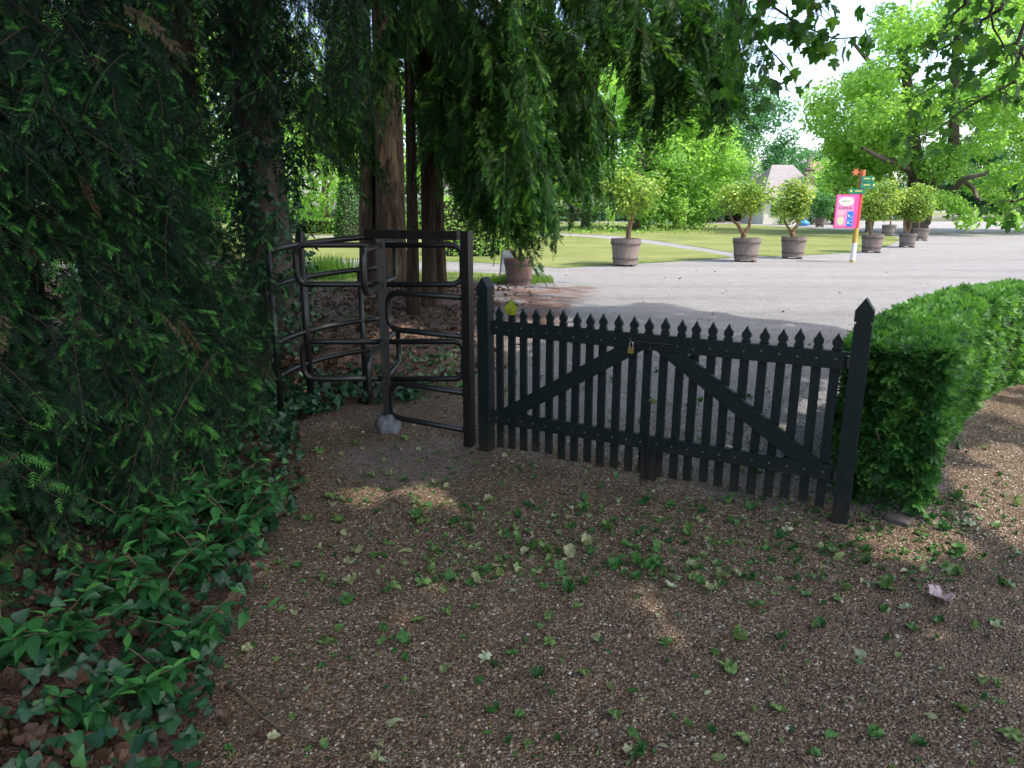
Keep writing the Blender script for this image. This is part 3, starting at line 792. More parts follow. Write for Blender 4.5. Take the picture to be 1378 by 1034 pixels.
# ------------------------------------------------------------------ conifers
YB = [bough(i, Lb=.85, ntw=19, twl=.15, nn=14, nl=.021, nw=.0046, droop=.22 + .1 * (i % 3), hang=.2, fresh=.15, drop_twig=.1) for i in range(7)]
YB_LO = [bough(20 + i, Lb=.95, ntw=11, twl=.24, nn=7, nl=.034, nw=.010, droop=.3, hang=.3, fresh=0, sub=True) for i in range(4)]
DB = [bough(40 + i, Lb=.75, ntw=15, twl=.22, nn=10, nl=.036, nw=.0125, droop=.5, hang=.55, fresh=.2, sub=True, drop_twig=.06) for i in range(5)]
DB_LO = [bough(60 + i, Lb=.9, ntw=9, twl=.26, nn=6, nl=.06, nw=.024, droop=.5, hang=.6, fresh=.2, sub=True) for i in range(3)]

def put_boughs(b, tpls, P, D, sc, rollsd=.5, varsd=.1, varmean=0):
    P = np.asarray(P); k = len(P)
    if k == 0: return
    w = RNG.integers(0, len(tpls), k); R = frames(D, RNG.normal(0, rollsd, k), sc)
    var = RNG.normal(varmean, varsd, k)
    for i, t in enumerate(tpls):
        m_ = w == i
        if m_.any(): b.scatter(t, R[m_], P[m_], var=var[m_])

# right-hand face of the big yew mass at the left, as seen from above
def yew_x(y): return np.interp(y, [1.2, 2.0, 2.6, 3.3, 4.0, 5.0, 6.0, 7.5, 9], [-1.75, -1.66, -1.52, -1.40, -1.52, -1.88, -2.2, -2.75, -3.2])

def yew_mass():
    root = (-3.6, 5.0, 0)
    t = thing('yew_tree', 'large dark yew with boughs sweeping to the ground at the left edge of the path', 'tree', root)
    b = MB()
    for (x, y, lean) in ((-3.7, 5.2, .2), (-4.3, 4.0, -.1), (-3.3, 6.6, .25), (-4.9, 6.0, -.3)):
        pts = wobble([(x + lean * q * .4, y + .1 * q, -.1 + q * 1.2) for q in range(7)], .06)
        b.tube(pts, np.linspace(.17, .07, 7), 10, lump=.08)
        for k in range(5):
            z = RNG.uniform(.5, 5.5); a = RNG.uniform(-2.2, .9)
            o = np.array([x, y, z]); e = o + np.array([math.cos(a), math.sin(a), RNG.uniform(-.2, .35)]) * RNG.uniform(1.2, 2.0)
            b.tube(wobble(bez(o, (o + e) / 2 + np.array([0, 0, .3]), e, 8), .03), np.linspace(.022, .005, 8), 6, False)
    b.build('trunk', 'bark', t, smooth=True)
    b = MB()
    # lower skirt, near: tips sit on the face, boughs reach out from behind it
    k = 980
    y = RNG.uniform(1.5, 7.2, k); z = RNG.uniform(.10, 2.1, k)
    back = np.abs(RNG.normal(0, .35, k))
    prof = np.interp(z, [0, .3, .8, 1.4, 2.1], [-.02, .02, .0, -.18, -.32])
    tip = np.column_stack([yew_x(y) + prof - back + (vnoise(y, z, 1.6, 11) - .5) * .35, y, z])
    az = RNG.normal(-.5, .55, k)
    D = np.column_stack([np.cos(az), np.sin(az), RNG.normal(-.28, .16, k)])
    sc = RNG.uniform(.6, 1.05, k)
    Dn = D / np.linalg.norm(D, axis=1)[:, None]
    P = tip - Dn * .85 * sc[:, None] + np.array([0, 0, .12])
    put_boughs(b, YB, P, D, sc, .5, .10)
    # boughs that droop to the ground in the near left
    k = 170; px = RNG.uniform(-40, 270, k); py = RNG.uniform(640, 830, k) - np.maximum(px - 120, 0) * .35
    tip = np.array([tuple(at(a, c, d)) for a, c, d in zip(px, py, np.interp(px, [-40, 270], [2.35, 3.1]) + RNG.normal(0, .12, k))])
    az = RNG.normal(-.4, .5, k); D = np.column_stack([np.cos(az), np.sin(az), RNG.normal(-.35, .15, k)]); sc = RNG.uniform(.5, .85, k); Dn = D / np.linalg.norm(D, axis=1)[:, None]
    put_boughs(b, YB, tip - Dn * .85 * sc[:, None] + np.array([0, 0, .1]), D, sc, .5, .1)
    # upper, overhanging boughs
    k = 1050
    y = RNG.uniform(2.6, 9.2, k); z = RNG.uniform(1.7, 4.9, k)
    prof = np.interp(z, [1.7, 2.3, 3, 4, 5], [-.35, -.3, -.1, .25, .55])
    back = np.abs(RNG.normal(0, .6, k))
    x = yew_x(y) + prof - back + (vnoise(y, z, 1.1, 12) - .5) * .6
    tip = np.column_stack([x, y, z])
    az = RNG.normal(-.6, .6, k)
    D = np.column_stack([np.cos(az), np.sin(az), RNG.normal(-.5, .28, k)])
    sc = RNG.uniform(.7, 1.25, k); Dn = D / np.linalg.norm(D, axis=1)[:, None]
    near = y < 5
    P = tip - Dn * .85 * sc[:, None]
    put_boughs(b, YB, P, D, sc, .5, .1, -.05)
    # filling deeper in and above
    k = 1500
    y = RNG.uniform(-1, 10, k); x = yew_x(y) - RNG.uniform(1.1, 3.8, k); z = RNG.uniform(.4, 8.5, k); x -= np.where((y < 3) & (z < 4), .8, 0)
    az = RNG.uniform(-2.2, 1.2, k); D = np.column_stack([np.cos(az), np.sin(az), RNG.normal(-.3, .25, k)])
    P = np.column_stack([x, y, z])
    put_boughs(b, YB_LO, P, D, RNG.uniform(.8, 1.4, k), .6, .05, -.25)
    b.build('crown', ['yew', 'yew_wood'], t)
    # a few withered sprays
    b = MB()
    pos = [(140, 30, 4.2), (150, 60, 4.0), (140, 150, 3.6), (180, 125, 5), (120, 235, 3.4), (20, 420, 2.7), (230, 420, 3.2), (255, 428, 3.4), (90, 425, 3.0), (180, 8, 3.5)]
    P = np.array([tuple(at(a, c, d)) for a, c, d in pos]); k = len(P)
    D = np.column_stack([RNG.normal(.4, .4, k), RNG.normal(-.4, .3, k), RNG.normal(-.5, .2, k)])
    put_boughs(b, YB[:2], P - np.array([0.05, 0, 0]), D, RNG.uniform(.25, .4, k), .6)
    b.build('withered_spray', ['dead_needles', 'twig'], t)
yew_mass()

def limb(b, p0, p1, p2, r0, r1, n=12):
    pts = wobble(bez(p0, p1, p2, n), .02); b.tube(pts, np.linspace(r0, r1, n), 7, False); return pts

def conifer_group():
    # the big double-stemmed conifer
    B1 = gp(516, 384)
    t = thing('conifer_tree', 'big conifer with twin merged reddish trunks behind the turnstile and drooping sprays', 'tree', B1)
    Y = B1.y
    def stem(b, pxs, Ys, r, lump=.1, flare=1.5):
        P = [at(px, py, yy) for (px, py), yy in zip(pxs, Ys)]; n = len(P)
        base = P[0].copy(); base.z = -.15; P = [base] + P
        # extend upward
        d = (P[-1] - P[-2]).normalized()
        P += [P[-1] + d * 3, P[-1] + d * 6.5]
        pts = np.array([tuple(p) for p in P]); s = np.linspace(0, 1, len(pts))
        q = np.linspace(0, 1, 22); C = np.stack([np.interp(q, s, pts[:, i]) for i in range(3)], -1)
        rr = np.linspace(r * 1.0, r * .55, 22); zz = C[:, 2]; rr *= 1 + (flare - 1) * np.exp(-np.clip(zz, 0, 9) / .45)
        b.tube(C, rr, 52, lump=lump)
    b = MB()
    stem(b, [(523, 384), (523, 300), (521, 180), (518, 80)], [Y] * 4, .37, .10)
    stem(b, [(504, 384), (498, 300), (496, 180), (488, 80)], [Y + .1] * 4, .27, .10)
    b.build('trunk', 'bark', t, smooth=True)
    crown = MB(); wood = MB()
    def hang(pts, n, sc=(.6, 1.1), spread=.25, out=None, drop=(-.9, -.2), tpl=DB, start=.15, var=0):
        pts = np.array(pts); s = RNG.uniform(start, 1, n) * (len(pts) - 1); i = np.minimum(s.astype(int), len(pts) - 2); f = (s - i)[:, None]
        P = pts[i] * (1 - f) + pts[i + 1] * f + RNG.normal(0, spread * .35, (n, 3)) * np.array([1, 1, .5])
        tan = pts[i + 1] - pts[i]; tan /= np.linalg.norm(tan, axis=1)[:, None]
        side = np.cross(tan, [0, 0, 1]); sg = RNG.choice([-1, 1], n)[:, None]
        D = tan * RNG.uniform(.2, 1, n)[:, None] + side * sg * RNG.uniform(.1, .9, n)[:, None] + np.column_stack([np.zeros(n), np.zeros(n), RNG.uniform(drop[0], drop[1], n)])
        put_boughs(crown, tpl, P, D, RNG.uniform(sc[0], sc[1], n), .4, .1, var)
    top = lambda px, py, yy: at(px, py, yy)
    # limbs: (start, control, end) all given as picture bearings at a true distance
    spec = [
        # dense curtain above and right of the thin trunks
        ((530, -60, 13.5), (600, -20, 10.5), (640, 60, 9.2), 26),
        ((530, -20, 13.5), (620, 10, 10.5), (700, 90, 9.2), 30),
        ((540, 10, 13.5), (620, 60, 10.5), (700, 165, 8.8), 30),
        ((540, 40, 14), (620, 120, 10.5), (690, 220, 8.8), 30),
        ((545, 60, 14), (600, 120, 11), (640, 190, 9.5), 26),
        ((560, 120, 13), (640, 150, 10.5), (735, 235, 9.2), 34),
        ((560, 140, 13), (640, 190, 10.5), (725, 285, 9.5), 30),
        ((560, 150, 13), (630, 210, 11), (690, 270, 9.8), 26),
        ((600, -40, 13), (700, 0, 11), (800, 120, 10), 34),
        ((600, 0, 13), (700, 60, 11), (790, 150, 10), 34),
        ((620, 40, 13), (720, 80, 11.5), (818, 150, 10.5), 16),
        ((620, 80, 13), (700, 130, 11.5), (785, 205, 10.5), 30),
        ((640, 120, 13), (710, 160, 12), (772, 225, 11), 18),
        ((660, 150, 13), (740, 190, 12), (800, 250, 11.2), 8),
        # the fringe at upper right
        ((640, -90, 14), (760, -60, 11), (880, 60, 10), 34),
        ((680, -90, 14), (800, -60, 11), (930, 60, 10), 34),
        ((700, -100, 14), (840, -80, 11), (985, 60, 10), 36),
        ((740, -120, 14), (860, -80, 11.5), (968, 70, 10.4), 22),
        ((740, -70, 14), (820, -40, 11.5), (880, 90, 10.4), 18),
        ((700, -40, 14), (800, -10, 11.5), (850, 60, 10.6), 14),
        ((660, -30, 14), (740, 20, 12), (780, 90, 11), 24),
        ((800, -120, 14), (900, -90, 12), (1000, 10, 11), 26),
        ((560, -130, 14), (640, -120, 10), (720, -30, 8.5), 26),
        ((640, -160, 14), (760, -140, 10), (860, -40, 9), 26),
        # left of the trunk
        ((490, 60, 14.5), (460, 90, 12), (455, 190, 11), 18),
        ((490, 20, 14.5), (440, 60, 12), (425, 180, 11), 18),
        ((490, -80, 14.5), (470, -30, 12), (462, 60, 10), 14),
        ((530, -120, 14), (540, -60, 11), (575, 20, 8.6), 14),
        ((490, 100, 14.5), (470, 150, 12.5), (478, 215, 12), 10),
    ]
    for a, c, e, n in spec:
        pts = limb(wood, at(*a), at(*c), at(*e), .05, .008)
        hang(pts, int(n * 2.3), (.55, 1.1), .5)
    # long tassels hanging from the tips at the right
    for px, py, yy, n, ln in ((700, 232, 9.2, 14, .95), (725, 262, 9.4, 12, .8), (668, 250, 9.4, 14, .8), (745, 225, 9.6, 10, .7), (655, 255, 9.6, 12, .7), (690, 275, 9.3, 12, .65), (715, 285, 9.4, 10, .6), (737, 285, 9.5, 8, .6), (640, 235, 9.6, 12, .7), (600, 160, 10, 12, .8), (760, 215, 10.2, 10, .8), (690, 120, 9.4, 14, 1), (740, 130, 10, 14, 1), (600, 90, 9.6, 14, 1), (650, 60, 9.4, 14, 1), (700, 40, 9.6, 14, 1), (760, 60, 10, 14, 1), (800, 20, 10.2, 10, .9), (900, 30, 10.3, 10, 1), (940, 10, 10.3, 10, 1), (985, 30, 10.4, 8, 1), (870, 105, 10.2, 18, 1.2), (885, 120, 10.3, 14, 1.05), (915, 105, 10.2, 14, .9), (958, 95, 10.3, 16, 1.15), (970, 110, 10.5, 14, 1.05), (798, 232, 11, 6, .5), (700, 170, 9, 8, .9), (650, 190, 9.2, 9, 1.0), (620, 150, 9.6, 9, 1), (770, 180, 10.4, 8, .8)):
        p = np.array(tuple(at(px, py, yy)))
        P = p + RNG.normal(0, .1, (n, 3)) + np.array([0, 0, .15])
        D = np.column_stack([RNG.normal(.15, .3, n), RNG.normal(-.1, .3, n), -np.ones(n)])
        put_boughs(crown, DB, P, D, RNG.uniform(.7, 1.2, n) * ln, 1.2, .1)
    # upper crown out of the picture, for its shade
    k = 520
    a = RNG.uniform(0, 2 * PI, k); z = RNG.uniform(5.8, 13, k); r = np.sqrt(RNG.random(k)) * np.interp(z, [5.5, 13], [5.2, 1.8])
    P = np.column_stack([B1.x + 1.2 + r * np.cos(a), B1.y - 2.2 + r * np.sin(a), z])
    ok = P[:, 2] > 1.9 + P[:, 1] * .30
    P = P[ok]; a = a[ok]; k = len(P)
    put_boughs(crown, DB_LO, P, np.column_stack([np.cos(a), np.sin(a), np.full(k, -.45)]), RNG.uniform(1.2, 2, k), .5)
    wood.build('branches', 'bark', t, smooth=True)
    crown.build('crown', ['drooping', 'yew_wood'], t)
    # withered patches
    b = MB()
    P, D = [], []
    for px, py, yy in ((905, 120, 10.3), (890, 150, 10.3), (770, 265, 10.8), (785, 250, 10.8), (960, 130, 10.4), (720, 60, 11.5)):
        P.append(tuple(at(px, py, yy))); D.append((.2, -.1, -1))
    put_boughs(b, DB[:2], np.array(P), np.array(D), RNG.uniform(.3, .5, len(P)), 1); b.build('withered_spray', ['dead_needles', 'twig'], t)
    # thin trunks in front: each a tree of its own
    for (px, py, x1, r, lab) in ((557, 428, 553, .09, 'slim dark conifer trunk nearest the turnstile'), (577, 416, 574, .12, 'middle slim conifer trunk with reddish bark'), (592, 404, 588, .12, 'slim grey-brown conifer trunk nearest the clipped hedge block')):
        F_ = gp(px, py); tt = thing('conifer_tree', lab, 'tree', F_, 'slim conifer trunks behind the turnstile')
        b = MB(); stem(b, [(px, py), (px - 1, 330), (x1, 200), (x1 - 3, 60)], [F_.y] * 4, r, .12, 1.35)
        b.build('trunk', 'bark', tt, smooth=True)
        b = MB(); top_ = at(x1 - 4, -20, F_.y); n = 50
        zz = RNG.uniform(top_.z - .6, top_.z + 3, n); aa = RNG.uniform(0, 2 * PI, n)
        put_boughs(b, DB_LO, np.column_stack([top_.x + .1 * np.cos(aa), top_.y + .1 * np.sin(aa), zz]), np.column_stack([np.cos(aa), np.sin(aa), np.full(n, -.5)]), RNG.uniform(.7, 1.3, n), .5)
        b.build('crown', ['drooping', 'yew_wood'], tt)
conifer_group()

# ------------------------------------------------------------------ ivy
IVY = [leaf_tpl('ivy', c, f, .05, s) for s, (c, f) in enumerate([(.25, .2), (.5, .1), (.1, .3), (.35, -.15)])]
IVY = [(v, f, w * 3) for v, f, w in IVY]
HERB = [leaf_tpl('lance', .35, .3, .02, s) for s in range(2)]
def leaves_at(b, tpls, P, nrm, size, var, spread=.6):
    k = len(P); w = RNG.integers(0, len(tpls), k)
    nrm = nrm + RNG.normal(0, spread, (k, 3)); nrm /= np.linalg.norm(nrm, axis=1)[:, None]
    d = rand_dirs(k); d = d - nrm * (d * nrm).sum(1)[:, None]; d /= np.linalg.norm(d, axis=1)[:, None] + 1e-9
    y = np.cross(nrm, d); R = np.stack([d, y, nrm], -1) * size[:, None, None]
    for i, t in enumerate(tpls):
        m_ = w == i
        if m_.any(): b.scatter(t, R[m_], P[m_], var=var[m_])

def ivy_trunk():
    F_ = gp(383, 470); F_.y = 7.6; F_.x = at(383, 430, 7.6).x; F_.z = 0
    t = thing('ivy_covered_tree', 'dark trunk thickly wrapped in ivy behind the turnstile cage', 'tree', F_)
    pts = wobble([(F_.x - .02 * q, F_.y, -.1 + q * .62) for q in range(10)], .03)
    b = MB(); b.tube(pts, np.linspace(.25, .19, 10), 14, lump=.06); b.build('trunk', 'bark_grey', t, smooth=True)
    k = 4200; z = RNG.uniform(.0, 5.2, k); a = RNG.uniform(0, 2 * PI, k)
    r = .27 + RNG.gamma(2, .035, k) + .06 * vnoise(a * 2, z * 2, 1, 5)
    P = np.column_stack([np.interp(z, pts[:, 2], pts[:, 0]) + r * np.cos(a), np.interp(z, pts[:, 2], pts[:, 1]) + r * np.sin(a), z])
    b = MB(); leaves_at(b, IVY, P, np.column_stack([np.cos(a), np.sin(a), np.full(k, .2)]), RNG.uniform(.05, .085, k), RNG.uniform(0, .7, k), .45)
    b.build('ivy', 'ivy', t)
    b0 = MB(); k = 260
    Q = np.array([tuple(at(px, py, yy)) for px, py, yy in zip(RNG.uniform(325, 475, k), RNG.uniform(-70, 130, k), RNG.uniform(6.6, 9.5, k))])
    put_boughs(b0, YB, Q, np.column_stack([RNG.normal(.25, .5, k), RNG.normal(-.3, .4, k), RNG.normal(-.65, .25, k)]), RNG.uniform(.6, 1.0, k), .6, .1)
    b0.build('hanging_boughs', ['yew', 'yew_wood'], t)
    k = 70; z = RNG.uniform(2.2, 5.5, k); a = RNG.uniform(0, 2 * PI, k)
    b = MB(); put_boughs(b, YB_LO, np.column_stack([F_.x + .25 * np.cos(a), F_.y + .25 * np.sin(a), z]), np.column_stack([np.cos(a), np.sin(a), np.full(k, -.45)]), RNG.uniform(.7, 1.2, k)); b.build('crown', ['yew', 'yew_wood'], t)
ivy_trunk()

def ivy_ground():
    b = MB(); P, S_, W = [], [], []
    # strip round the cage foot
    def add(k, yr, off, zr, size, dens=None):
        y = RNG.uniform(yr[0], yr[1], k); x = bed_edge(y) - RNG.uniform(off[0], off[1], k)
        z = ground_z(x, y) + RNG.uniform(zr[0], zr[1], k)
        P.append(np.column_stack([x, y, z])); S_.append(RNG.uniform(size[0], size[1], k)); W.append(RNG.beta(1.2, 2.2, k))
    add(980, (1.0, 2.9), (-.03, .95), (.015, .15), (.03, .064))
    add(520, (2.9, 4.6), (-.03, .55), (.02, .14), (.03, .055))
    add(600, (4.6, 5.5), (-.03, .6), (.02, .17), (.04, .065))
    # band behind the cage
    for k in range(560):
        a = math.radians(RNG.uniform(78, 178)); r = RNG.uniform(.72, 1.12)
        c = gp(523, 580); x = c.x + r * math.cos(a); y = c.y + r * math.sin(a)
        P.append(np.array([[x, y, float(ground_z(x, y)) + RNG.uniform(.02, .19)]])); S_.append(RNG.uniform(.045, .075, 1)); W.append(RNG.uniform(0, .7, 1))
    # patches in the mulch beyond
    for px, py, n in ((600, 470, 60), (575, 490, 60), (640, 500, 25), (440, 395, 40), (540, 520, 50), (610, 515, 30), (470, 430, 25)):
        g = gp(px, py)
        for _ in range(n):
            x, y = g.x + RNG.normal(0, .22), g.y + RNG.normal(0, .3)
            P.append(np.array([[x, y, float(ground_z(x, y)) + RNG.uniform(.01, .08)]])); S_.append(RNG.uniform(.04, .07, 1)); W.append(RNG.uniform(.2, 1, 1))
    P = np.vstack(P); S_ = np.concatenate(S_); W = np.concatenate(W)
    leaves_at(b, IVY, P, np.tile([.25, -.45, .7], (len(P), 1)), S_, W, .55)
    o = b.build('ivy_ground_cover', 'ivy', smooth=True); tag(o, 'dark glossy ivy leaves covering the ground at the path edge and cage foot', 'ivy', kind='stuff')
ivy_ground()

def herb(px, py, Y, h, n, label, seed):
    rng = np.random.default_rng(seed)
    g = at(px, py, Y); gz = float(ground_z(g.x, g.y))
    t = thing('leafy_plant', label, 'plant', (g.x, g.y, gz), 'leafy plants at the left path edge')
    st = MB(); lv = MB()
    n += 3 if px > 200 else 2; h *= 1.25 if px > 200 else .95
    for s in range(n):
        a = rng.uniform(0, 6.28); top = np.array([g.x + .14 * math.cos(a) + rng.normal(.04, .05), g.y + .12 * math.sin(a) - .04, gz + h * rng.uniform(.7, 1.1)])
        pts = bez((g.x + rng.normal(0, .02), g.y + rng.normal(0, .02), gz - .02), (g.x, g.y, gz + h * .6), top, 7); st.tube(pts, np.linspace(.004, .002, 7), 5, False)
        P, D, sc, va = [], [], [], []
        for q in np.linspace(.25, 1, 6):
            p = pts[int(q * 6)]
            base = rng.uniform(0, 6.28)
            for sd in (0, PI):
                aa = base + sd
                P.append(p); D.append((math.cos(aa), math.sin(aa), rng.uniform(-.35, .35) if q < .95 else .7)); sc.append(rng.uniform(.055, .105) * (1.1 - .45 * q * (q > .9))); va.append(rng.uniform(.0, .65) + (.35 if q > .9 else 0))
        P, D = np.array(P), np.array(D)
        lv.scatter(HERB[s % 2], frames(D, rng.normal(0, .3, len(P)), np.array(sc)), P, var=np.array(va))
    st.build('stem', 'twig', t, smooth=True); lv.build('leaves', 'herb', t, smooth=True)
HB = [((205, 770, 2.75), .30, 3, 'upright leafy plant with pale shoot below the yew boughs'), ((340, 735, 3.2), .26, 4, 'leafy plant leaning out furthest over the gravel'),
      ((300, 720, 3.3), .24, 3, 'leafy plant half under the yew tips beside the path'), ((285, 800, 2.75), .22, 3, 'small leafy plant between ivy and gravel, mid-edge'),
      ((270, 900, 2.25), .18, 3, 'low leafy plant with pointed leaves among brown leaves'), ((160, 850, 2.4), .22, 3, 'leafy plant with a pale drooping top amid brown leaves'),
      ((40, 990, 1.95), .2, 3, 'broad leafy plant in the bottom left corner'), ((150, 1010, 1.85), .16, 3, 'low leafy plant at the lower picture edge, near the corner plant'),
      ((330, 690, 3.5), .22, 3, 'leafy plant highest up the path edge under the yew'), ((300, 640, 3.9), .2, 3, 'small plant hidden among the lowest yew tips')]
HB += [((240, 745, 2.9), .32, 5, 'tallest bushy leafy plant against the yew, left of the leaning one'), ((330, 760, 3.0), .26, 4, 'leafy plant at the bulge of the path edge, second from the leaning one'),
       ((225, 850, 2.45), .24, 4, 'leafy plant in the middle of the ivy with paired leaves'), ((100, 940, 2.05), .22, 4, 'leafy plant above the two lowest corner plants'), ((235, 965, 2.0), .17, 3, 'leafy plant at the gravel edge near the bottom of the picture'), ((360, 690, 3.45), .2, 3, 'small leafy plant furthest along the path edge')]
for i, ((a, c, d), h, n, lab) in enumerate(HB): herb(a, c + 60, d, h, n, lab, 100 + i)

# ------------------------------------------------------------------ litter on the ground
def crumpled(kind, curl, roll, amp, seed):
    p = np.array(leaf_poly(kind), dtype=float); q = []
    for a, c in zip(p, np.roll(p, -1, 0)): q += [a, (a + c) / 2]
    q = np.array(q); n = len(q); c0 = np.array([.48, 0])
    rings = [c0 + (q - c0) * f for f in (1, .68, .36)]
    xy = np.vstack(rings + [c0[None]])
    x, y = xy[:, 0] - .45, xy[:, 1]
    r1 = max(roll, 1e-3); yy = np.sin(y * r1) / r1; z = (1 - np.cos(y * r1)) / r1
    r2 = max(abs(curl), 1e-3); xx = np.sin(x * r2) / r2; z = z + np.sign(curl) * (1 - np.cos(x * r2)) / r2
    z = z + amp * ((vnoise(x, y, 5, seed) - .5) + .5 * (vnoise(x, y, 11, seed + 3) - .5)) - .03 * np.exp(-(y / .03) ** 2)
    v = np.stack([xx, yy, z - z.min()], -1); i = np.arange(n); j = (i + 1) % n; F = []
    for k in range(2): F.append(np.stack([i + k * n, j + k * n, j + (k + 1) * n, i + (k + 1) * n], -1))
    return v, [(np.vstack(F), 0), (np.stack([i + 2 * n, j + 2 * n, np.full(n, 3 * n)], -1), 0)], .12 * np.exp(-(y / .03) ** 2)
CR = [crumpled('scrap', 1.0, 2.4, .35, 1), crumpled('plane', .7, .9, .25, 2), crumpled('scrap', 2.2, 3.6, .4, 3), crumpled('scrap', -1.4, 1.3, .35, 4), crumpled('plane', 1.6, 1.6, .4, 5), crumpled('scrap', .5, .5, .22, 6)]
PL = [leaf_tpl('plane', c, f, w, s) for s, (c, f, w) in enumerate([(.5, .35, .05), (.15, .15, .05), (.9, .5, .06), (.3, -.3, .05), (.7, .2, .10), (.1, .08, .03)])]
LEAFMESH = []
def fallen_leaf_meshes():
    kinds = [('fallen_green', 0, .35, 'curled green'), ('fallen_green', 1, .6, 'flat mid-green'), ('fallen_green', 2, .15, 'tightly curled dark green'), ('fallen_pale', 5, .5, 'pale-backed'), ('fallen_green', 4, .85, 'wilted yellow-green'), ('fallen_brown', 2, .6, 'dry brown'), ('fallen_green', 3, .45, 'folded green')]
    for rnd in (0, 1):
      for m, ti, va, desc in kinds:
        va = va + (rnd * RNG.uniform(-.2, .25)); b = MB(); v, fl, w = CR[(ti + rnd * 2) % 6]; b.scatter((v, fl, w), np.diag([1, 1 - .2 * rnd, 1.])[None], np.zeros((1, 3)), var=np.array([va]))
        o = b.build('fallen_leaf', m, smooth=True); LEAFMESH.append((o, desc))
fallen_leaf_meshes()
def region_phrase(px, py):
    if py < 640: return 'in front of the turnstile'
    if px > 1200: return 'on the grit right of the hedge end'
    if py < 720: return 'close to the foot of the picket gate'
    if py < 830 and px > 700: return 'in the leaf drift before the right gate leaf'
    if py < 830: return 'on the path before the left gate leaf'
    if px < 480: return 'near the ivy edge of the path'
    return 'on the open grit in the foreground'
spots = [(555, 690, 0), (565, 700, 2), (640, 688, 2), (780, 685, 0), (790, 683, 6), (855, 775, 0), (880, 760, 0), (890, 765, 2), (935, 778, 1), (1100, 845, 0), (1105, 840, 2), (1055, 860, 0), (1060, 875, 2), (1035, 915, 2), (1025, 935, 6),
         (925, 975, 0), (957, 985, 2), (630, 1020, 1), (570, 788, 3), (605, 778, 0), (515, 873, 0), (545, 862, 2), (660, 886, 3), (672, 895, 2), (690, 878, 6), (720, 912, 2), (470, 858, 3), (440, 872, 1), (420, 935, 3), (400, 762, 0), (440, 778, 3), (848, 833, 3),
         (1190, 822, 0), (1215, 822, 3), (1135, 795, 0), (1085, 800, 6), (1125, 808, 3), (1160, 760, 2), (1020, 820, 1), (1140, 855, 2), (1200, 800, 1), (1195, 795, 0), (1165, 935, 3), (1045, 955, 1), (1080, 950, 0), (1340, 930, 0), (1310, 932, 1),
         (1240, 1005, 2), (1245, 990, 0), (1150, 880, 3), (1345, 848, 4), (1345, 845, 6), (1275, 770, 1), (1290, 780, 0), (1250, 835, 6), (1265, 842, 2), (1230, 850, 6), (820, 765, 0), (760, 760, 6), (740, 745, 0), (770, 745, 4), (700, 735, 0), (705, 745, 4), (840, 740, 6), (785, 730, 4),
         (960, 735, 0), (970, 775, 4), (905, 790, 3), (740, 830, 3), (762, 790, 0), (765, 800, 2), (780, 820, 1), (520, 800, 0), (535, 795, 3), (590, 745, 0), (480, 745, 4), (440, 665, 1), (420, 700, 0), (460, 700, 1), (500, 640, 1), (545, 645, 0), (610, 700, 6),
         (600, 905, 4), (715, 1000, 3), (520, 1025, 3), (345, 1000, 5), (370, 1002, 5), (310, 985, 5), (260, 1005, 4), (350, 960, 4), (660, 955, 0), (1000, 1000, 1), (1120, 990, 6), (1030, 740, 6), (1060, 720, 3), (1000, 700, 5), (930, 720, 0), (890, 735, 3), (820, 715, 0),
         (1245, 700, 0), (1290, 668, 1), (1280, 672, 0), (1325, 600, 3), (1310, 680, 1), (1350, 640, 2), (1300, 705, 3), (1290, 740, 0), (1355, 790, 1), (380, 820, 1), (330, 880, 4), (410, 620, 0), (400, 590, 1), (470, 600, 0), (430, 610, 3), (560, 610, 5), (545, 590, 1), (650, 625, 1), (390, 640, 5), (380, 690, 1), (735, 868, 3), (780, 905, 1), (830, 960, 3), (855, 930, 6), (900, 870, 1), (950, 850, 6), (980, 900, 3), (560, 840, 3), (640, 820, 6), (600, 830, 1), (850, 1010, 4), (700, 960, 6), (1180, 990, 6), (1290, 960, 3), (1360, 1000, 1), (1170, 700, 1), (1120, 745, 0)]
first_used = set()
for px, py, k in spots:
    if py > 830 and RNG.random() < .22: continue
    if k == 5 and RNG.random() < .3: k = 4
    if k == 3 and RNG.random() < .5: k = 1
    k = k + 7 * int(RNG.integers(0, 2)); src, desc = LEAFMESH[k]
    px2, py2 = px + RNG.normal(0, 3), py + RNG.normal(0, 2)
    g = gp(px2, py2)
    if k in first_used:
        o = src.copy(); COL.objects.link(o)
    else: o = src; first_used.add(k)
    size = RNG.uniform(.042, .075) if py > 800 else RNG.uniform(.05, .095)
    o.location = (g.x, g.y, float(ground_z(g.x, g.y)) + .003); o.scale = (size,) * 3
    o.rotation_euler = (RNG.normal(0, .25), RNG.normal(0, .25), RNG.uniform(0, 6.28))
    lab = f'{desc} fallen leaf lying {region_phrase(px, py)}'
    tag(o, lab, 'leaf', f'{desc} fallen leaves {region_phrase(px, py)}')
for q_, (o, d_) in enumerate(LEAFMESH):
    if q_ not in first_used: bpy.data.objects.remove(o)
g = gp(1266, 812); b = MB(); v, fl, w = CR[4]; b.scatter((v, fl, w), np.eye(3)[None] * .12, np.array([(g.x, g.y, float(ground_z(g.x, g.y)))]), var=np.array([.5]))
tag(b.build('fallen_leaf', 'fallen_pink'), 'single pinkish dry leaf lying on the grit at the right', 'leaf')

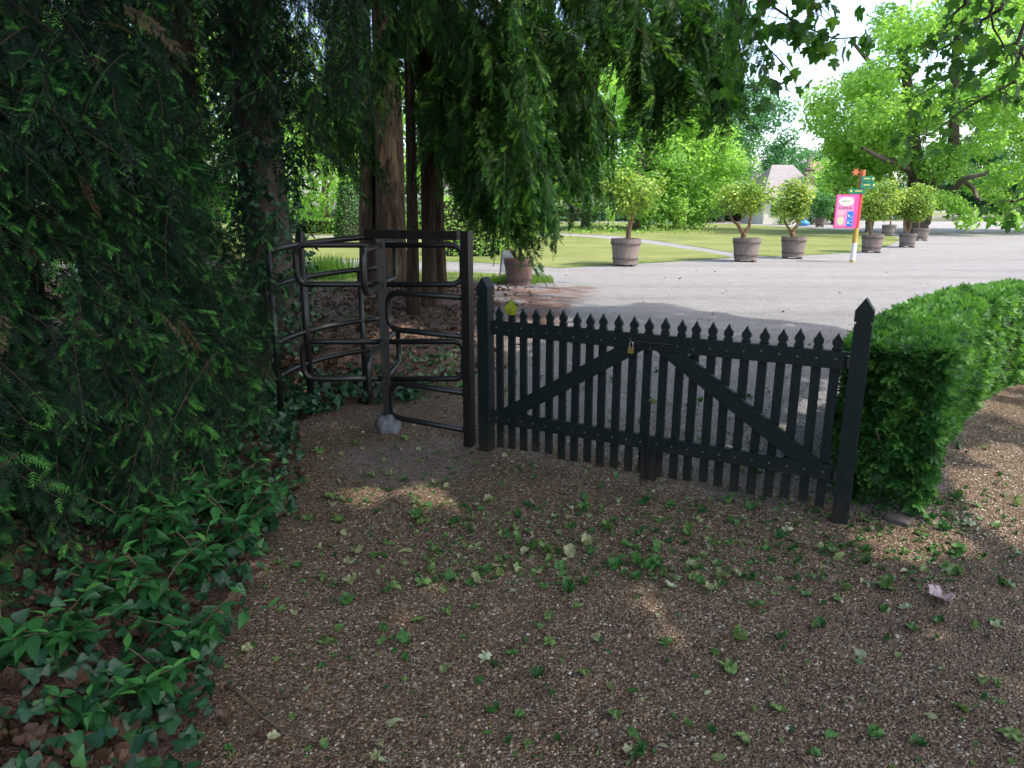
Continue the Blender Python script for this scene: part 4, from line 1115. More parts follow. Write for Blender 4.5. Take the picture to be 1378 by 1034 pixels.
def litter():
    b = MB()
    # crumbs of leaf on the path
    def pts(k, px, py):
        a = RNG.uniform(px[0], px[1], k); c = RNG.uniform(py[0], py[1], k)
        G = np.array([tuple(gp(p, q)) for p, q in zip(a, c)]); G[:, 2] = ground_z(G[:, 0], G[:, 1]) + .004; return G
    G = np.vstack([pts(900, (330, 1378), (640, 800)), pts(1200, (560, 1300), (670, 790)), pts(260, (300, 1378), (800, 1034)), pts(700, (640, 1160), (455, 640)), pts(260, (380, 640), (560, 680)), pts(160, (1240, 1378), (540, 720)), pts(170, (720, 1378), (345, 450))])
    keep = G[:, 0] > bed_edge(G[:, 1]) - .1; G = G[keep]; k = len(G)
    leaves_at(b, [leaf_tpl('oval', .2, .2, .05, s) for s in range(2)] + [leaf_tpl('ivy', .4, .3, .08, 4), CR[0], CR[2]], G, np.tile([0, 0, 1.], (k, 1)), RNG.gamma(2.2, .009, k) + .006, RNG.uniform(0, 1, k), .45)
    o = b.build('leaf_litter', 'fallen_green'); tag(o, 'scattered crumbs of green leaf strewn over the gritty path', 'leaf litter', kind='stuff')
    b = MB()
    P = []
    y = RNG.uniform(1.0, 6.2, 2600); x = bed_edge(y) - RNG.uniform(0, 1, 2600) ** .75 * 1.6 - .03 + RNG.normal(0, .05, 2600); P.append(np.column_stack([x, y, ground_z(x, y) + RNG.uniform(.003, .05, 2600)]))
    y = RNG.uniform(5.8, 15.5, 3400); x = RNG.uniform(-4.5, .9, 3400) ; x = np.where(x > bed_edge(y) + RNG.normal(.2, .4, 3400), x - 2.5, x); P.append(np.column_stack([x, y, ground_z(x, y) + RNG.uniform(.003, .02, 3400)]))
    P = np.vstack(P); k = len(P)
    leaves_at(b, PL[:2] + CR[:5], P, np.tile([0, -.1, 1.], (k, 1)), RNG.uniform(.04, .11, k), RNG.uniform(0, 1, k), .4)
    o = b.build('leaf_litter', 'fallen_brown', smooth=True); tag(o, 'dry brown leaves covering the mulch bed under the conifers and ivy', 'leaf litter', kind='stuff')
litter()

def needle_debris():
    tpl = (np.array([(-.5, -.09, 0), (.5, -.05, .05), (.5, .05, .05), (-.5, .09, 0)]), [(np.array([(0, 1, 2, 3)]), 0)], np.zeros(4))
    k = 30000; y = np.concatenate([1.6 + 3.4 * RNG.random(22000) ** 1.4, RNG.uniform(4, 9, 8000)])
    off = np.concatenate([RNG.gamma(1.5, .75, 22000), RNG.gamma(1.5, .7, 8000)]); x = bed_edge(y) - .1 + off
    keep = (np.abs(x) < .78 * y + .35) & (RNG.random(k) < .6); x, y = x[keep], y[keep]; k = len(x)
    P = np.column_stack([x, y, ground_z(x, y) + RNG.uniform(.003, .009, k)])
    R = frames(rand_dirs(k, -.15, .15), RNG.normal(0, .3, k), RNG.uniform(.007, .020, k))
    b = MB(); b.scatter(tpl, R, P, var=RNG.uniform(0, 1, k)); o = b.build('needle_litter', 'debris'); tag(o, 'fine orange-brown needles and bark bits strewn on the gritty path', 'needle litter', kind='stuff')
needle_debris()

def twig_fall():
    for (a, c, lab) in (((918, 686), (985, 690), 'thin fallen twig lying before the right gate leaf'), ((470, 985), (493, 962), 'short pale twig lying on the grit in the foreground'), ((300, 930), (390, 1000), 'crooked twig lying by the bottom left ivy')):
        p, q = gp(*a), gp(*c); pts = wobble([p.lerp(q, s) + Vector((0, 0, .008)) for s in np.linspace(0, 1, 8)], .006)
        pts[:, 2] = ground_z(pts[:, 0], pts[:, 1]) + .008
        b = MB(); b.tube(pts, np.linspace(.006, .003, 8), 6)
        d = pts[4] + (pts[5] - pts[3]) * .6 + np.array([.01, .05, .01]); b.tube([pts[4], d], [.003, .0015], 5)
        tag(b.build('fallen_twig', 'twig', smooth=True), lab, 'twig')
    g = gp(1208, 700)
    b = MB(); b.box((0, 0, .005), (.13, .07, .05)); b2 = b.V[0]; b.V[0] = b2 * np.array([1, 1, 1]) + RNG.normal(0, .009, b2.shape).astype(np.float32)
    o = b.build('stone_block', 'stone'); o.location = (g.x, g.y, float(ground_z(g.x, g.y))); o.rotation_euler = (0.1, .05, -.7)
    m_ = o.modifiers.new('round', 'BEVEL'); m_.width = .012; m_.segments = 2
    tag(o, 'small weathered stone lying at the foot of the clipped hedge', 'stone')
twig_fall()

def pebbles():
    ico = np.array([(1, 0, 0), (-1, 0, 0), (0, 1, 0), (0, -1, 0), (0, 0, 1), (0, 0, -.6)], dtype=float) + RNG.normal(0, .14, (6, 3))
    f = np.array([(0, 2, 4), (2, 1, 4), (1, 3, 4), (3, 0, 4), (2, 0, 5), (1, 2, 5), (3, 1, 5), (0, 3, 5)])
    tpl = (ico, [(f, 0)], np.zeros(6))
    k1, k2, k3 = 34000, 30000, 26000
    y = np.concatenate([1.6 + 2.0 * RNG.random(k1) ** 1.3, RNG.uniform(3.2, 5.2, k2), RNG.uniform(4.0, 9.5, k3)])
    x = np.concatenate([RNG.uniform(-1.3, 2.7, k1), RNG.uniform(-1.6, 4.2, k2), RNG.uniform(-.6, 4.6, k3)])
    keep = (x > bed_edge(y) + RNG.normal(.06, .06, len(x))) & (np.abs(x) < .78 * y + .35)
    path, _ = hedge_path()
    x, y = x[keep], y[keep]; k = len(x)
    g = (x - GL.x) * GN.x + (y - GL.y) * GN.y; grey = sm(.2, -.6, g)
    P = np.column_stack([x, y, ground_z(x, y)]); d = rand_dirs(k, -.2, .2)
    sz = RNG.gamma(4, .0009, k) + .0018; R = frames(d, RNG.normal(0, .3, k), sz); R[:, :, 2] *= .6
    b = MB(); b.scatter(tpl, R, P, var=np.clip(RNG.beta(1.2, 1.7, k) + grey * .18, 0, 1))
    o = b.build('gravel_stones', 'pebble', smooth=True); tag(o, 'loose small pebbles scattered on the gritty path', 'gravel', kind='stuff')
pebbles()

# ------------------------------------------------------------------ grass
def grass():
    b = MB(); tpl = (np.array([(0, -.035, 0), (0, .035, 0), (.12, .02, .55), (.12, -.02, .55), (.35, 0, 1.)]), [(np.array([(0, 1, 2), (0, 2, 3), (3, 2, 4)]), 0)], np.array([0, 0, .1, .1, .2]))
    P, H = [], []
    def area(k, x0, x1, y0, y1, h): P.append(np.column_stack([RNG.uniform(x0, x1, k), RNG.uniform(y0, y1, k), np.zeros(k)])); H.append(RNG.uniform(h[0], h[1], k))
    area(2600, -.5, .95, 15.7, 16.9, (.05, .16)); area(900, -.25, .55, 15.55, 16.2, (.12, .26))
    area(2600, -3.5, -.4, 16.2, 18.0, (.05, .13)); area(4200, -8, -3.0, 16.2, 19, (.06, .16))
    area(2600, -3.2, .6, 21.9, 23.4, (.04, .09))
    # tall weeds seen left of the trunks
    P.append(np.column_stack([RNG.normal(-4.55, .38, 900), RNG.normal(17.2, .35, 900), np.zeros(900)])); H.append(RNG.uniform(.2, .62, 900))
    for edge in ([(752, 361), (835, 356), (900, 353), (985, 347)], [(1010, 344), (1042, 346), (1100, 343), (1143, 340), (1196, 331)]):
        E_ = np.array([tuple(gp(*e)) for e in edge]); q = RNG.uniform(0, len(E_) - 1, 1500); i = np.minimum(q.astype(int), len(E_) - 2); f = (q - i)[:, None]
        P.append(E_[i] * (1 - f) + E_[i + 1] * f + np.column_stack([RNG.normal(0, .05, 1500), RNG.normal(.05, .12, 1500), np.zeros(1500)])); H.append(RNG.uniform(.03, .10, 1500))
    P = np.vstack(P); H = np.concatenate(H); k = len(P); P[:, 2] = .0
    a = RNG.uniform(0, 6.28, k); R = np.stack([np.column_stack([np.cos(a), np.sin(a), np.zeros(k)]), np.column_stack([-np.sin(a), np.cos(a), np.zeros(k)]), np.tile([0, 0, 1.], (k, 1))], -1) * H[:, None, None]
    b.scatter(tpl, R, P, var=RNG.uniform(0, .8, k))
    o = b.build('grass', 'grass'); tag(o, 'rough sunlit grass along the lawn edges', 'grass', kind='stuff')
grass()

# ------------------------------------------------------------------ broadleaf trees
DIA = diamond()
def crown_leaves(b, clumps, per, size, flat=.75, varmean=.4, varsd=.16, tpl=None):
    for (c, r) in clumps:
        k = max(8, int(per * r * r))
        d = rand_dirs(k); rad = r * RNG.uniform(.35, 1.05, k) ** .6
        P = np.array(c) + d * rad[:, None] * np.array([1, 1, flat])
        nrm = d * .5 + np.array([0, 0, .6]) + RNG.normal(0, .5, (k, 3)); nrm /= np.linalg.norm(nrm, axis=1)[:, None]
        t = rand_dirs(k); t = t - nrm * (t * nrm).sum(1)[:, None]; t /= np.linalg.norm(t, axis=1)[:, None] + 1e-9
        R = np.stack([t, np.cross(nrm, t), nrm], -1) * (size * RNG.uniform(.6, 1.3, k))[:, None, None]
        b.scatter(tpl or DIA, R, P, var=np.clip(RNG.normal(varmean + RNG.normal(0, .1), varsd, k), 0, 1))

def ellipsoid_clumps(c, rad, n, rr, inner=.45, cut=None):
    out = []
    while len(out) < n:
        d = rand_dirs(1)[0]; s = RNG.uniform(inner, 1) ** .5
        p = np.array(c) + d * np.array(rad) * s
        if cut and not cut(p): continue
        out.append((p, RNG.uniform(rr[0], rr[1])))
    return out

def broad_tree(name, label, base, H, crad, mat, size=.35, nclump=40, rr=(1.2, 2.2), per=26, trunk_r=.35, clear=.3, group=None, bark='bark_grey', cat='tree', nlimb=9):
    base = Vector(base); t = thing(name, label, cat, base, group)
    cz = H * (clear + 1) / 2; rad = (crad, crad, H * (1 - clear) / 2)
    clumps = ellipsoid_clumps((base.x, base.y, cz), rad, nclump, rr)
    b = MB(); top = np.array([base.x + RNG.normal(0, .2), base.y, H * .75])
    pts = wobble([np.array([base.x, base.y, -.2]) * (1 - s) + top * s for s in np.linspace(0, 1, 10)], .08)
    b.tube(pts, np.linspace(trunk_r, trunk_r * .25, 10) * (1 + .5 * np.exp(-np.arange(10) / 1.0)), 10, lump=.06)
    for k in range(min(nlimb, nclump)):
        c, r = clumps[k]; s0 = RNG.uniform(.25, .7); o = pts[int(s0 * 9)]
        b.tube(wobble(bez(o, (o + c) / 2 + np.array([0, 0, .5]), c, 8), .08), np.linspace(trunk_r * .35, trunk_r * .06, 8), 6, False)
    b.build('trunk', bark, t, smooth=True)
    b = MB(); crown_leaves(b, clumps, per * 2.2, size * 1.15); b.build('crown', mat, t)
    return t

def big_right_tree():
    B = gp(1226, 306); Y = 52.; B = at(1228, 306, Y); B.z = 0
    t = thing('spreading_tree', 'huge bright green tree with thick leaning limbs at the right beside the pond', 'tree', B)
    b = MB()
    def arm(pp, r0, r1, n=12):
        P = np.array([tuple(at(px, py, Y + dy)) for px, py, dy in pp]); s = np.linspace(0, 1, len(P)); q = np.linspace(0, 1, n)
        C = wobble(np.stack([np.interp(q, s, P[:, i]) for i in range(3)], -1), .06); b.tube(C, np.linspace(r0, r1, n), 10, False, lump=.05); return C
    arm([(1232, 330, 0), (1234, 280, 0), (1236, 245, 0), (1232, 215, 0), (1226, 150, 0), (1210, 40, 1)], .85, .25)
    arm([(1240, 300, 0), (1256, 255, -1), (1285, 225, -1.5), (1290, 180, -2), (1288, 80, -2), (1300, -60, -2)], .58, .16)
    arm([(1252, 278, -1), (1275, 258, -3), (1295, 240, -5), (1330, 232, -6)], .32, .1)
    arm([(1235, 240, 0), (1205, 215, -3), (1180, 212, -5), (1160, 200, -6)], .26, .08)
    arm([(1228, 220, 0), (1200, 200, 2), (1178, 205, -3), (1140, 170, -4)], .2, .06)
    arm([(1228, 160, 0), (1190, 120, -2), (1150, 60, -4)], .3, .1)
    arm([(1290, 160, -2), (1330, 120, -4), (1390, 90, -5)], .3, .1)
    arm([(1285, 240, -2), (1310, 265, -4), (1322, 272, -5)], .18, .08)
    arm([(1258, 278, -2), (1265, 282, -4), (1278, 276, -5)], .14, .06)
    b.build('trunk', 'bark_grey', t, smooth=True)
    cl = []
    # outline of the crown in bearings at its true distance
    poly = [(1098, 180), (1110, 120), (1150, 80), (1165, 40), (1195, -40), (1240, -160), (1330, -220), (1450, -230), (1560, -100), (1600, 80), (1560, 220), (1460, 262), (1400, 272), (1340, 262), (1290, 262), (1215, 236), (1150, 240), (1112, 232)]
    def inside(x, y):
        c = False; n = len(poly)
        for i in range(n):
            x1, y1 = poly[i]; x2, y2 = poly[i - 1]
            if (y1 > y) != (y2 > y) and x < (x2 - x1) * (y - y1) / (y2 - y1) + x1: c = not c
        return c
    while len(cl) < 260:
        x, y = RNG.uniform(1090, 1610), RNG.uniform(-240, 275)
        if not inside(x, y): continue
        cen = 1 - min(1, math.hypot((x - 1330) / 260, (y - 30) / 260))
        dy = RNG.uniform(-1, 1) * (2 + 9 * cen ** .5) - (2.5 if y < 160 and RNG.random() < .4 else 0)
        if 1225 < x < 1305 and 175 < y < 262 and dy < 1.5 and RNG.random() < .8: continue
        cl.append((np.array(tuple(at(x, y, Y + dy))), RNG.uniform(.8, 1.9)))
    for x, y in ((1290, 285), (1300, 298), (1310, 290), (1285, 275), (1345, 285), (1360, 295), (1372, 300), (1270, 265), (1262, 270), (1365, 270), (1340, 265), (1378, 285)):
        cl.append((np.array(tuple(at(x, y, Y - RNG.uniform(3, 6)))), .75))
    b = MB(); crown_leaves(b, cl, 190, .33, .7, .5, .18); b.build('crown', 'broad', t)
big_right_tree()

def bg_trees():
    def T(px, Y, H, cr, mat, label, n=45, name='broadleaf_tree', **kw):
        p = at(px, 300, Y); broad_tree(name, label, (p.x, Y, 0), H, cr, mat, nclump=n, **kw)
    T(992, 102, 18, 6.6, 'broad_dark', 'tall dark green tree left of the pale-roofed house', 70, size=.42, per=30, clear=.12)
    T(1044, 118, 13, 3.4, 'broad_dark', 'narrow dark tree directly behind the pale-roofed house end', 34, size=.42, clear=.15)
    T(950, 92, 13, 6, 'broad_dark', 'dark green tree behind the two forked tub trees', 55, size=.4, clear=.1)
    T(915, 62, 9.5, 4.4, 'broad', 'rounded light green tree behind the rose arch', 60, size=.32, per=34, clear=.06)
    T(855, 58, 13, 5.2, 'broad', 'tall light green tree behind the nearest tub tree in the sun', 70, size=.32, per=32, clear=.1)
    T(790, 66, 15, 6, 'broad', 'bright green tree seen beneath the drooping conifer fringe', 60, size=.35, clear=.08)
    T(960, 108, 12, 5, 'broad', 'pale green tree behind the dark pair of trees', 40, size=.4, clear=.1)
    T(1124, 80, 8.5, 2.3, 'broad', 'small light green tree right of the pale-roofed house', 26, size=.3, clear=.15)
    T(1098, 112, 8.5, 3.0, 'broad', 'slim pale tree standing behind the pale-roofed house chimney', 26, size=.4, clear=.1)
    T(1130, 88, 6.0, 3.0, 'broad_dark', 'low dark bush-like tree behind the pink sign', 26, size=.32, clear=.05)
    T(1052, 79, 2.9, 2.0, 'broad', 'rounded bush in front of the pale-roofed house wall', 16, size=.22, rr=(.5, .9), per=60, clear=.02, trunk_r=.08)
    T(1090, 80, 3.2, 2.0, 'broad_dark', 'dark bush in front of the pale-roofed house at its right end', 16, size=.22, rr=(.5, .9), per=60, clear=.02, trunk_r=.08)
    # far bank
    for i, (px, Y, H, cr, lab) in enumerate(((1180, 190, 18, 9, 'dark tree across the pond behind the sign'), (1300, 185, 17, 10, 'dark tree across the pond left of the hanging leaves'), (1345, 180, 16, 9, 'dark tree across the pond at the right'), (1420, 180, 20, 11, 'dark tree across the pond at the picture edge'), (1245, 195, 20, 10, 'dark tree across the pond behind the leaning limbs'), (1080, 200, 17, 9, 'hazy tree far behind the pale-roofed house'))):
        T(px, Y, H, cr, 'broad_dark', lab, 34, size=.7, rr=(2, 3.4), per=12, clear=.02)
    # trees beyond the garden at the left, glimpsed through the conifers
    for px, Y, H, cr, m, lab in ((700, 75, 16, 7, 'broad', 'light green tree glimpsed between drooping conifer sprays'), (610, 70, 15, 7, 'broad_dark', 'dark tree beyond the clipped hedge block'), (520, 64, 14, 6, 'broad', 'light green tree behind the twin conifer trunk'), (440, 60, 15, 6, 'broad', 'bright tree beyond the topiary cone'), (350, 45, 13, 6, 'broad', 'sunlit tree glimpsed left of the ivy-covered trunk'), (240, 38, 13, 6, 'broad', 'sunlit tree glimpsed through the yew'), (120, 30, 12, 6, 'broad', 'sunlit tree glimpsed through the left of the yew'), (20, 24, 11, 5, 'broad', 'sunlit tree glimpsed at the far left picture edge')):
        T(px, Y, H, cr, m, lab, 40, size=.36, per=24, clear=.05)
bg_trees()

# ------------------------------------------------------------------ tub trees
def tub(t, loc, r, h, mat='tub', feet=True, seg=28):
    x, y, z = loc
    z0 = z + (.06 if feet else 0)
    b = MB(); n = seg; prof = [(0, z0), (r * .80, z0), (r * .88, z0 + h * .45), (r, z0 + h), (r - .035, z0 + h), (r - .05, z0 + h - .07)]
    b.lathe(prof, seg, (x, y, 0)); tb = b.build('tub', mat, t, smooth=False)
    for q in (.22, .80):
        rr = r * (.80 + .2 * q) + .006
        b = MB(); b.lathe([(rr, z0 + h * q - .02), (rr + .008, z0 + h * q - .02), (rr + .01, z0 + h * q + .02), (rr + .002, z0 + h * q + .02)], seg, (x, y, 0)); b.build('hoop', 'hoop', tb)
    if feet:
        for k in range(4):
            a = k * PI / 2 + .5; b = MB(); b.box((x + r * .78 * math.cos(a), y + r * .78 * math.sin(a), z + .03), (.14, .09, .06), np.array(Matrix.Rotation(a, 3, 'Z'))); b.build('foot', 'hoop', tb)
        for k in range(2):
            a = k * PI + .25; b = MB(); b.tube([(x + (r + .02) * math.cos(a + q), y + (r + .02) * math.sin(a + q), z0 + h * .88 - .05 * math.sin((q + .1) / .2 * PI)) for q in np.linspace(-.1, .1, 7)], .012, 6); b.build('handle', 'hoop', tb)
    b = MB(); b.lathe([(r - .045, z0 + h - .05), (r * .5, z0 + h - .03), (0.001, z0 + h - .02)], 20, (x, y, 0)); b.build('soil', 'soil', t, smooth=True)
    return z0 + h - .05

def tub_tree(px, py, rpx, hpx, crown, stems, label, mat='citrus', tubm='tub', feet=True, size=.10, per=420, nclump=34, rr=(.22, .38)):
    """crown = (x0, x1, y0, y1) bearings; stems = list of polylines of bearings"""
    g = gp(px, py); Y = g.y
    sc = Y * CT / FPX * 1.0
    dist = (g - Vector((0, 0, CAMH))).length; sc = (Y * CT + CAMH * ST) / FPX
    t = thing('tub_tree', label, 'potted tree', g, 'potted trees in wooden tubs')
    r = rpx * sc; h = hpx * sc - (.06 if feet else 0)
    zt = tub(t, (g.x, Y, 0), r, h, tubm, feet)
    b = MB()
    for pl, r0, r1 in stems:
        P = np.array([tuple(at(x, y, Y + dy)) for x, y, dy in pl])
        s = np.linspace(0, 1, len(P)); q = np.linspace(0, 1, 12); C = np.stack([np.interp(q, s, P[:, i]) for i in range(3)], -1)
        b.tube(wobble(C, .006), np.linspace(r0, r1, 12), 8, False)
    b.build('trunk', 'citrus_bark', t, smooth=True)
    x0, x1, y0, y1 = crown
    c = at((x0 + x1) / 2, (y0 + y1) / 2, Y); rx = (x1 - x0) / 2 * sc; rz = (y1 - y0) / 2 * sc
    cl = ellipsoid_clumps(tuple(c), (max(.1, rx - .15), max(.1, rx - .15), max(.1, rz - .12)), nclump, rr, .2)
    b = MB(); crown_leaves(b, cl, per * 1.9, size * 1.1, .9, .58, .22, leaf_tpl('oval', .2, .2)); b.build('crown', mat, t)
    return t
# nearest one, half hidden by the conifer
tub_tree(698, 383, 20, 35, (665, 730, 255, 320), [([(695, 350, 0), (688, 340, 0), (684, 334, 0), (680, 310, 0)], .035, .02), ([(697, 350, 0), (700, 336, 0), (707, 325, 0), (712, 305, 0)], .035, .02)], 'brown tub tree half hidden under the drooping conifer', tubm='tub_brown', feet=False)
tub_tree(841, 358, 20, 36, (808, 895, 226, 292), [([(845, 322, 0), (848, 300, 0), (850, 290, 0)], .075, .06), ([(850, 292, 0), (842, 280, .1), (835, 265, .2)], .05, .025), ([(850, 292, 0), (858, 277, 0), (868, 260, -.2)], .05, .025)], 'single-stemmed tree with yellowish round crown in a tub at the lawn edge', nclump=44)
tub_tree(1003, 352, 18.5, 31, (960, 1045, 243, 291), [([(1000, 320, 0), (1000, 315, 0)], .085, .08), ([(1000, 316, 0), (993, 302, 0), (985, 295, .1), (980, 284, .2), (972, 272, .3)], .06, .02), ([(1000, 316, 0), (1008, 305, 0), (1010, 295, 0), (1009, 282, 0), (1018, 270, -.2)], .06, .02), ([(995, 299, 0), (998, 295, 0), (1004, 285, .3)], .03, .015)], 'wide umbrella-crowned tree forking low in a tub, left of its neighbour', nclump=44)
tub_tree(1066, 348, 16.5, 29, (1040, 1093, 243, 297), [([(1066, 320, 0), (1066, 312, 0)], .085, .08), ([(1066, 312, 0), (1060, 305, 0), (1055, 296, .1), (1055, 280, .2)], .05, .02), ([(1066, 312, 0), (1073, 303, 0), (1073, 296, 0), (1070, 285, 0), (1080, 270, -.2)], .06, .02)], 'thin-stemmed forked tree in a tub beside the umbrella-crowned one', nclump=34)
tub_tree(1172, 340, 14, 24, (1154, 1210, 240, 296), [([(1172, 318, 0), (1171, 302, 0), (1171, 290, 0)], .07, .06), ([(1171, 292, 0), (1165, 280, 0)], .04, .02), ([(1171, 292, 0), (1180, 276, 0)], .04, .02)], 'tub tree with tall bright crown directly right of the sign', nclump=42)
tub_tree(1220, 333, 11, 18, (1202, 1254, 250, 296), [([(1218, 314, 0), (1217, 302, 0), (1219, 285, 0)], .07, .05), ([(1222, 314, 0), (1226, 304, 0), (1226, 285, 0)], .07, .05)], 'densely clipped ball-crowned tub tree at the lawn corner', nclump=60, rr=(.3, .45))
tub_tree(1195, 318, 9, 15, (1188, 1206, 262, 286), [([(1198, 304, 0), (1199, 296, 0), (1199, 282, 0)], .06, .04)], 'shaded tub tree standing behind the one next to the sign', mat='broad', nclump=14, size=.16, per=120, rr=(.35, .6))
tub_tree(1238, 324, 10, 16, (1230, 1250, 268, 290), [([(1236, 308, 0), (1236, 290, 0)], .06, .04)], 'tub tree mostly hidden behind the ball-crowned one', mat='citrus', nclump=14, size=.16, per=120, rr=(.35, .6))
tub_tree(1103, 306, 6.6, 12, (1090, 1120, 257, 290), [([(1102, 294, 0), (1103, 289, 0), (1098, 282, 0)], .08, .05), ([(1102, 294, 0), (1104, 289, 0), (1110, 281, 0)], .08, .05)], 'dark green tub tree left of the pink sign', mat='broad_dark', nclump=30, size=.2, per=90, rr=(.4, .8))
tub_tree(1169, 312, 5.6, 14, (1160, 1178, 275, 292), [([(1169, 298, 0), (1169, 286, 0)], .07, .05)], 'tub tree hidden behind the pink sign', mat='broad_dark', nclump=12, size=.2, per=90, rr=(.4, .7))
tub_tree(1034, 301.5, 5, 8.6, (1026, 1043, 284, 293), [([(1034, 293, 0), (1034, 288, 0)], .07, .05)], 'far low tub plant seen between the two forked tub trees', mat='broad_dark', nclump=10, size=.2, per=60, rr=(.4, .7))
tub_tree(968, 299.5, 5.5, 10.5, (958, 978, 270, 290), [([(968, 290, 0), (968, 284, 0)], .08, .05)], 'far dark tub plant left of the umbrella-crowned tree', mat='broad', nclump=12, size=.22, per=60, rr=(.5, .9))
tub_tree(901, 297, 3.6, 7.5, (893, 909, 278, 290), [([(901, 290, 0), (901, 285, 0)], .08, .05)], 'far tub plant beside the rose arch', mat='broad', nclump=12, size=.22, per=60, rr=(.5, .9))
tub_tree(842, 296.5, 4.2, 8, (834, 850, 274, 289), [([(842, 289, 0), (842, 284, 0)], .08, .05)], 'far tub plant behind the single-stemmed tub tree', mat='broad', nclump=12, size=.22, per=60, rr=(.5, .9))

# ------------------------------------------------------------------ garden shrubs and topiary
def block_shrub(name, label, poly, H, mat, n, size, taper=0.0, cat='hedge', round_top=False):
    """clipped solid: plan polygon (list of xy) tapered to the top"""
    c = np.mean(np.array(poly), axis=0); P = np.array(poly); m = len(P)
    t = thing(name, label, cat, (float(c[0]), float(c[1]), 0))
    b = MB(); lo = (P - c) * .93 + c; hi = (P - c) * .93 * (1 - taper) + c
    V = np.vstack([np.column_stack([lo, np.zeros(m)]), np.column_stack([hi, np.full(m, H * .95)])]); i = np.arange(m); j = (i + 1) % m
    b.add(V, [np.stack([i, j, j + m, i + m], -1), (np.arange(m) + m)[None]]); b.build('twiggy_core', 'core', t)
    pts, nor = [], []
    per = np.linalg.norm(np.roll(P, -1, 0) - P, axis=1); tot = per.sum()
    for q in range(m):
        k = int(n * per[q] / tot); s = RNG.random(k)[:, None]; z = RNG.uniform(.02, 1, k)
        a = P[q] * (1 - s) + P[(q + 1) % m] * s; sc = 1 - taper * z
        e = P[(q + 1) % m] - P[q]; nn = np.array([e[1], -e[0], 0]); nn /= np.linalg.norm(nn)
        if np.dot(nn[:2], (P[q] + P[(q + 1) % m]) / 2 - c) < 0: nn = -nn
        pts.append(np.column_stack([(a - c) * sc[:, None] + c, z * H])); nor.append(np.tile(nn + np.array([0, 0, .3]), (k, 1)))
    k = int(n * .35); w = RNG.dirichlet(np.ones(m), k); a = w @ P
    pts.append(np.column_stack([(a - c) * (1 - taper) + c, np.full(k, H)])); nor.append(np.tile([0, 0, 1.], (k, 1)))
    pts = np.vstack(pts) + RNG.normal(0, size * .3, (sum(len(x) for x in pts), 3)); nor = np.vstack(nor)
    b = MB(); leaves_at(b, [DIA], pts, nor, size * RNG.uniform(.6, 1.3, len(pts)), np.clip(RNG.normal(.45, .2, len(pts)), 0, 1), .6); b.build('foliage', mat, t)
g = gp(467, 323)
cir = [(g.x + .95 * math.cos(a), g.y + .95 + .95 * math.sin(a)) for a in np.linspace(0, 2 * PI, 14, endpoint=False)]
block_shrub('topiary', 'clipped dark green topiary cone on the lawn left of the big trunk', cir, 3.0, 'hedge', 2600, .12, .45, 'topiary')
Yh = gp(620, 346).y
block_shrub('hedge_block', 'tall clipped hedge block with yellowish top behind the slim trunks', [(at(596, 340, Yh).x, Yh), (at(668, 340, Yh).x, Yh), (at(690, 340, Yh).x + .3, Yh + 6), (at(596, 340, Yh).x - .6, Yh + 6)], 2.0, 'broad', 5200, .11)
block_shrub('hedge_block', 'low far hedge running along the back of the lawn', [(-60, 101.5), (40, 101.5), (40, 103), (-60, 103)], 1.7, 'broad_dark', 4200, .5)
block_shrub('hedge_block', 'yellow-green flower border on the left lawn beyond the trunks', [(-16, 50), (-4, 47), (-3.6, 50), (-16, 53)], .9, 'grass', 2600, .22, 0, 'flower bed')

def rose_column(px, py, wpx, hpx, label, mat='broad'):
    g = gp(px, py); sc = (g.y * CT) / FPX; t = thing('climbing_shrub', label, 'shrub', g, 'climbing shrubs on posts across the lawn')
    b = MB(); w = wpx * sc / 2; h = hpx * sc
    for s in (-.45, .45): b.tube([(g.x + s * w, g.y, 0), (g.x + s * w * .8, g.y, h * .8)], .05, 6)
    b.build('stem', 'twig', t)
    k = 420; z = RNG.uniform(.12, 1, k) * h; a = RNG.uniform(0, 6.28, k); r = w * RNG.uniform(.3, 1.05, k) * np.interp(z / h, [0, .3, 1], [.55, .8, 1])
    b = MB(); leaves_at(b, [DIA], np.column_stack([g.x + r * np.cos(a), g.y + r * np.sin(a), z]), rand_dirs(k, -.2, 1), RNG.uniform(.12, .26, k), np.clip(RNG.normal(.55, .2, k), 0, 1), .5); b.build('foliage', mat, t)
rose_column(916, 311, 18, 43, 'upright climbing shrub right of the leafy arch')
rose_column(869, 306, 18, 32, 'climbing shrub behind the single-stemmed tub tree', 'broad_dark')
rose_column(822, 301, 14, 22, 'pale climbing shrub left of the single-stemmed tub tree')
rose_column(1005, 300, 1, 1, 'x') if False else None
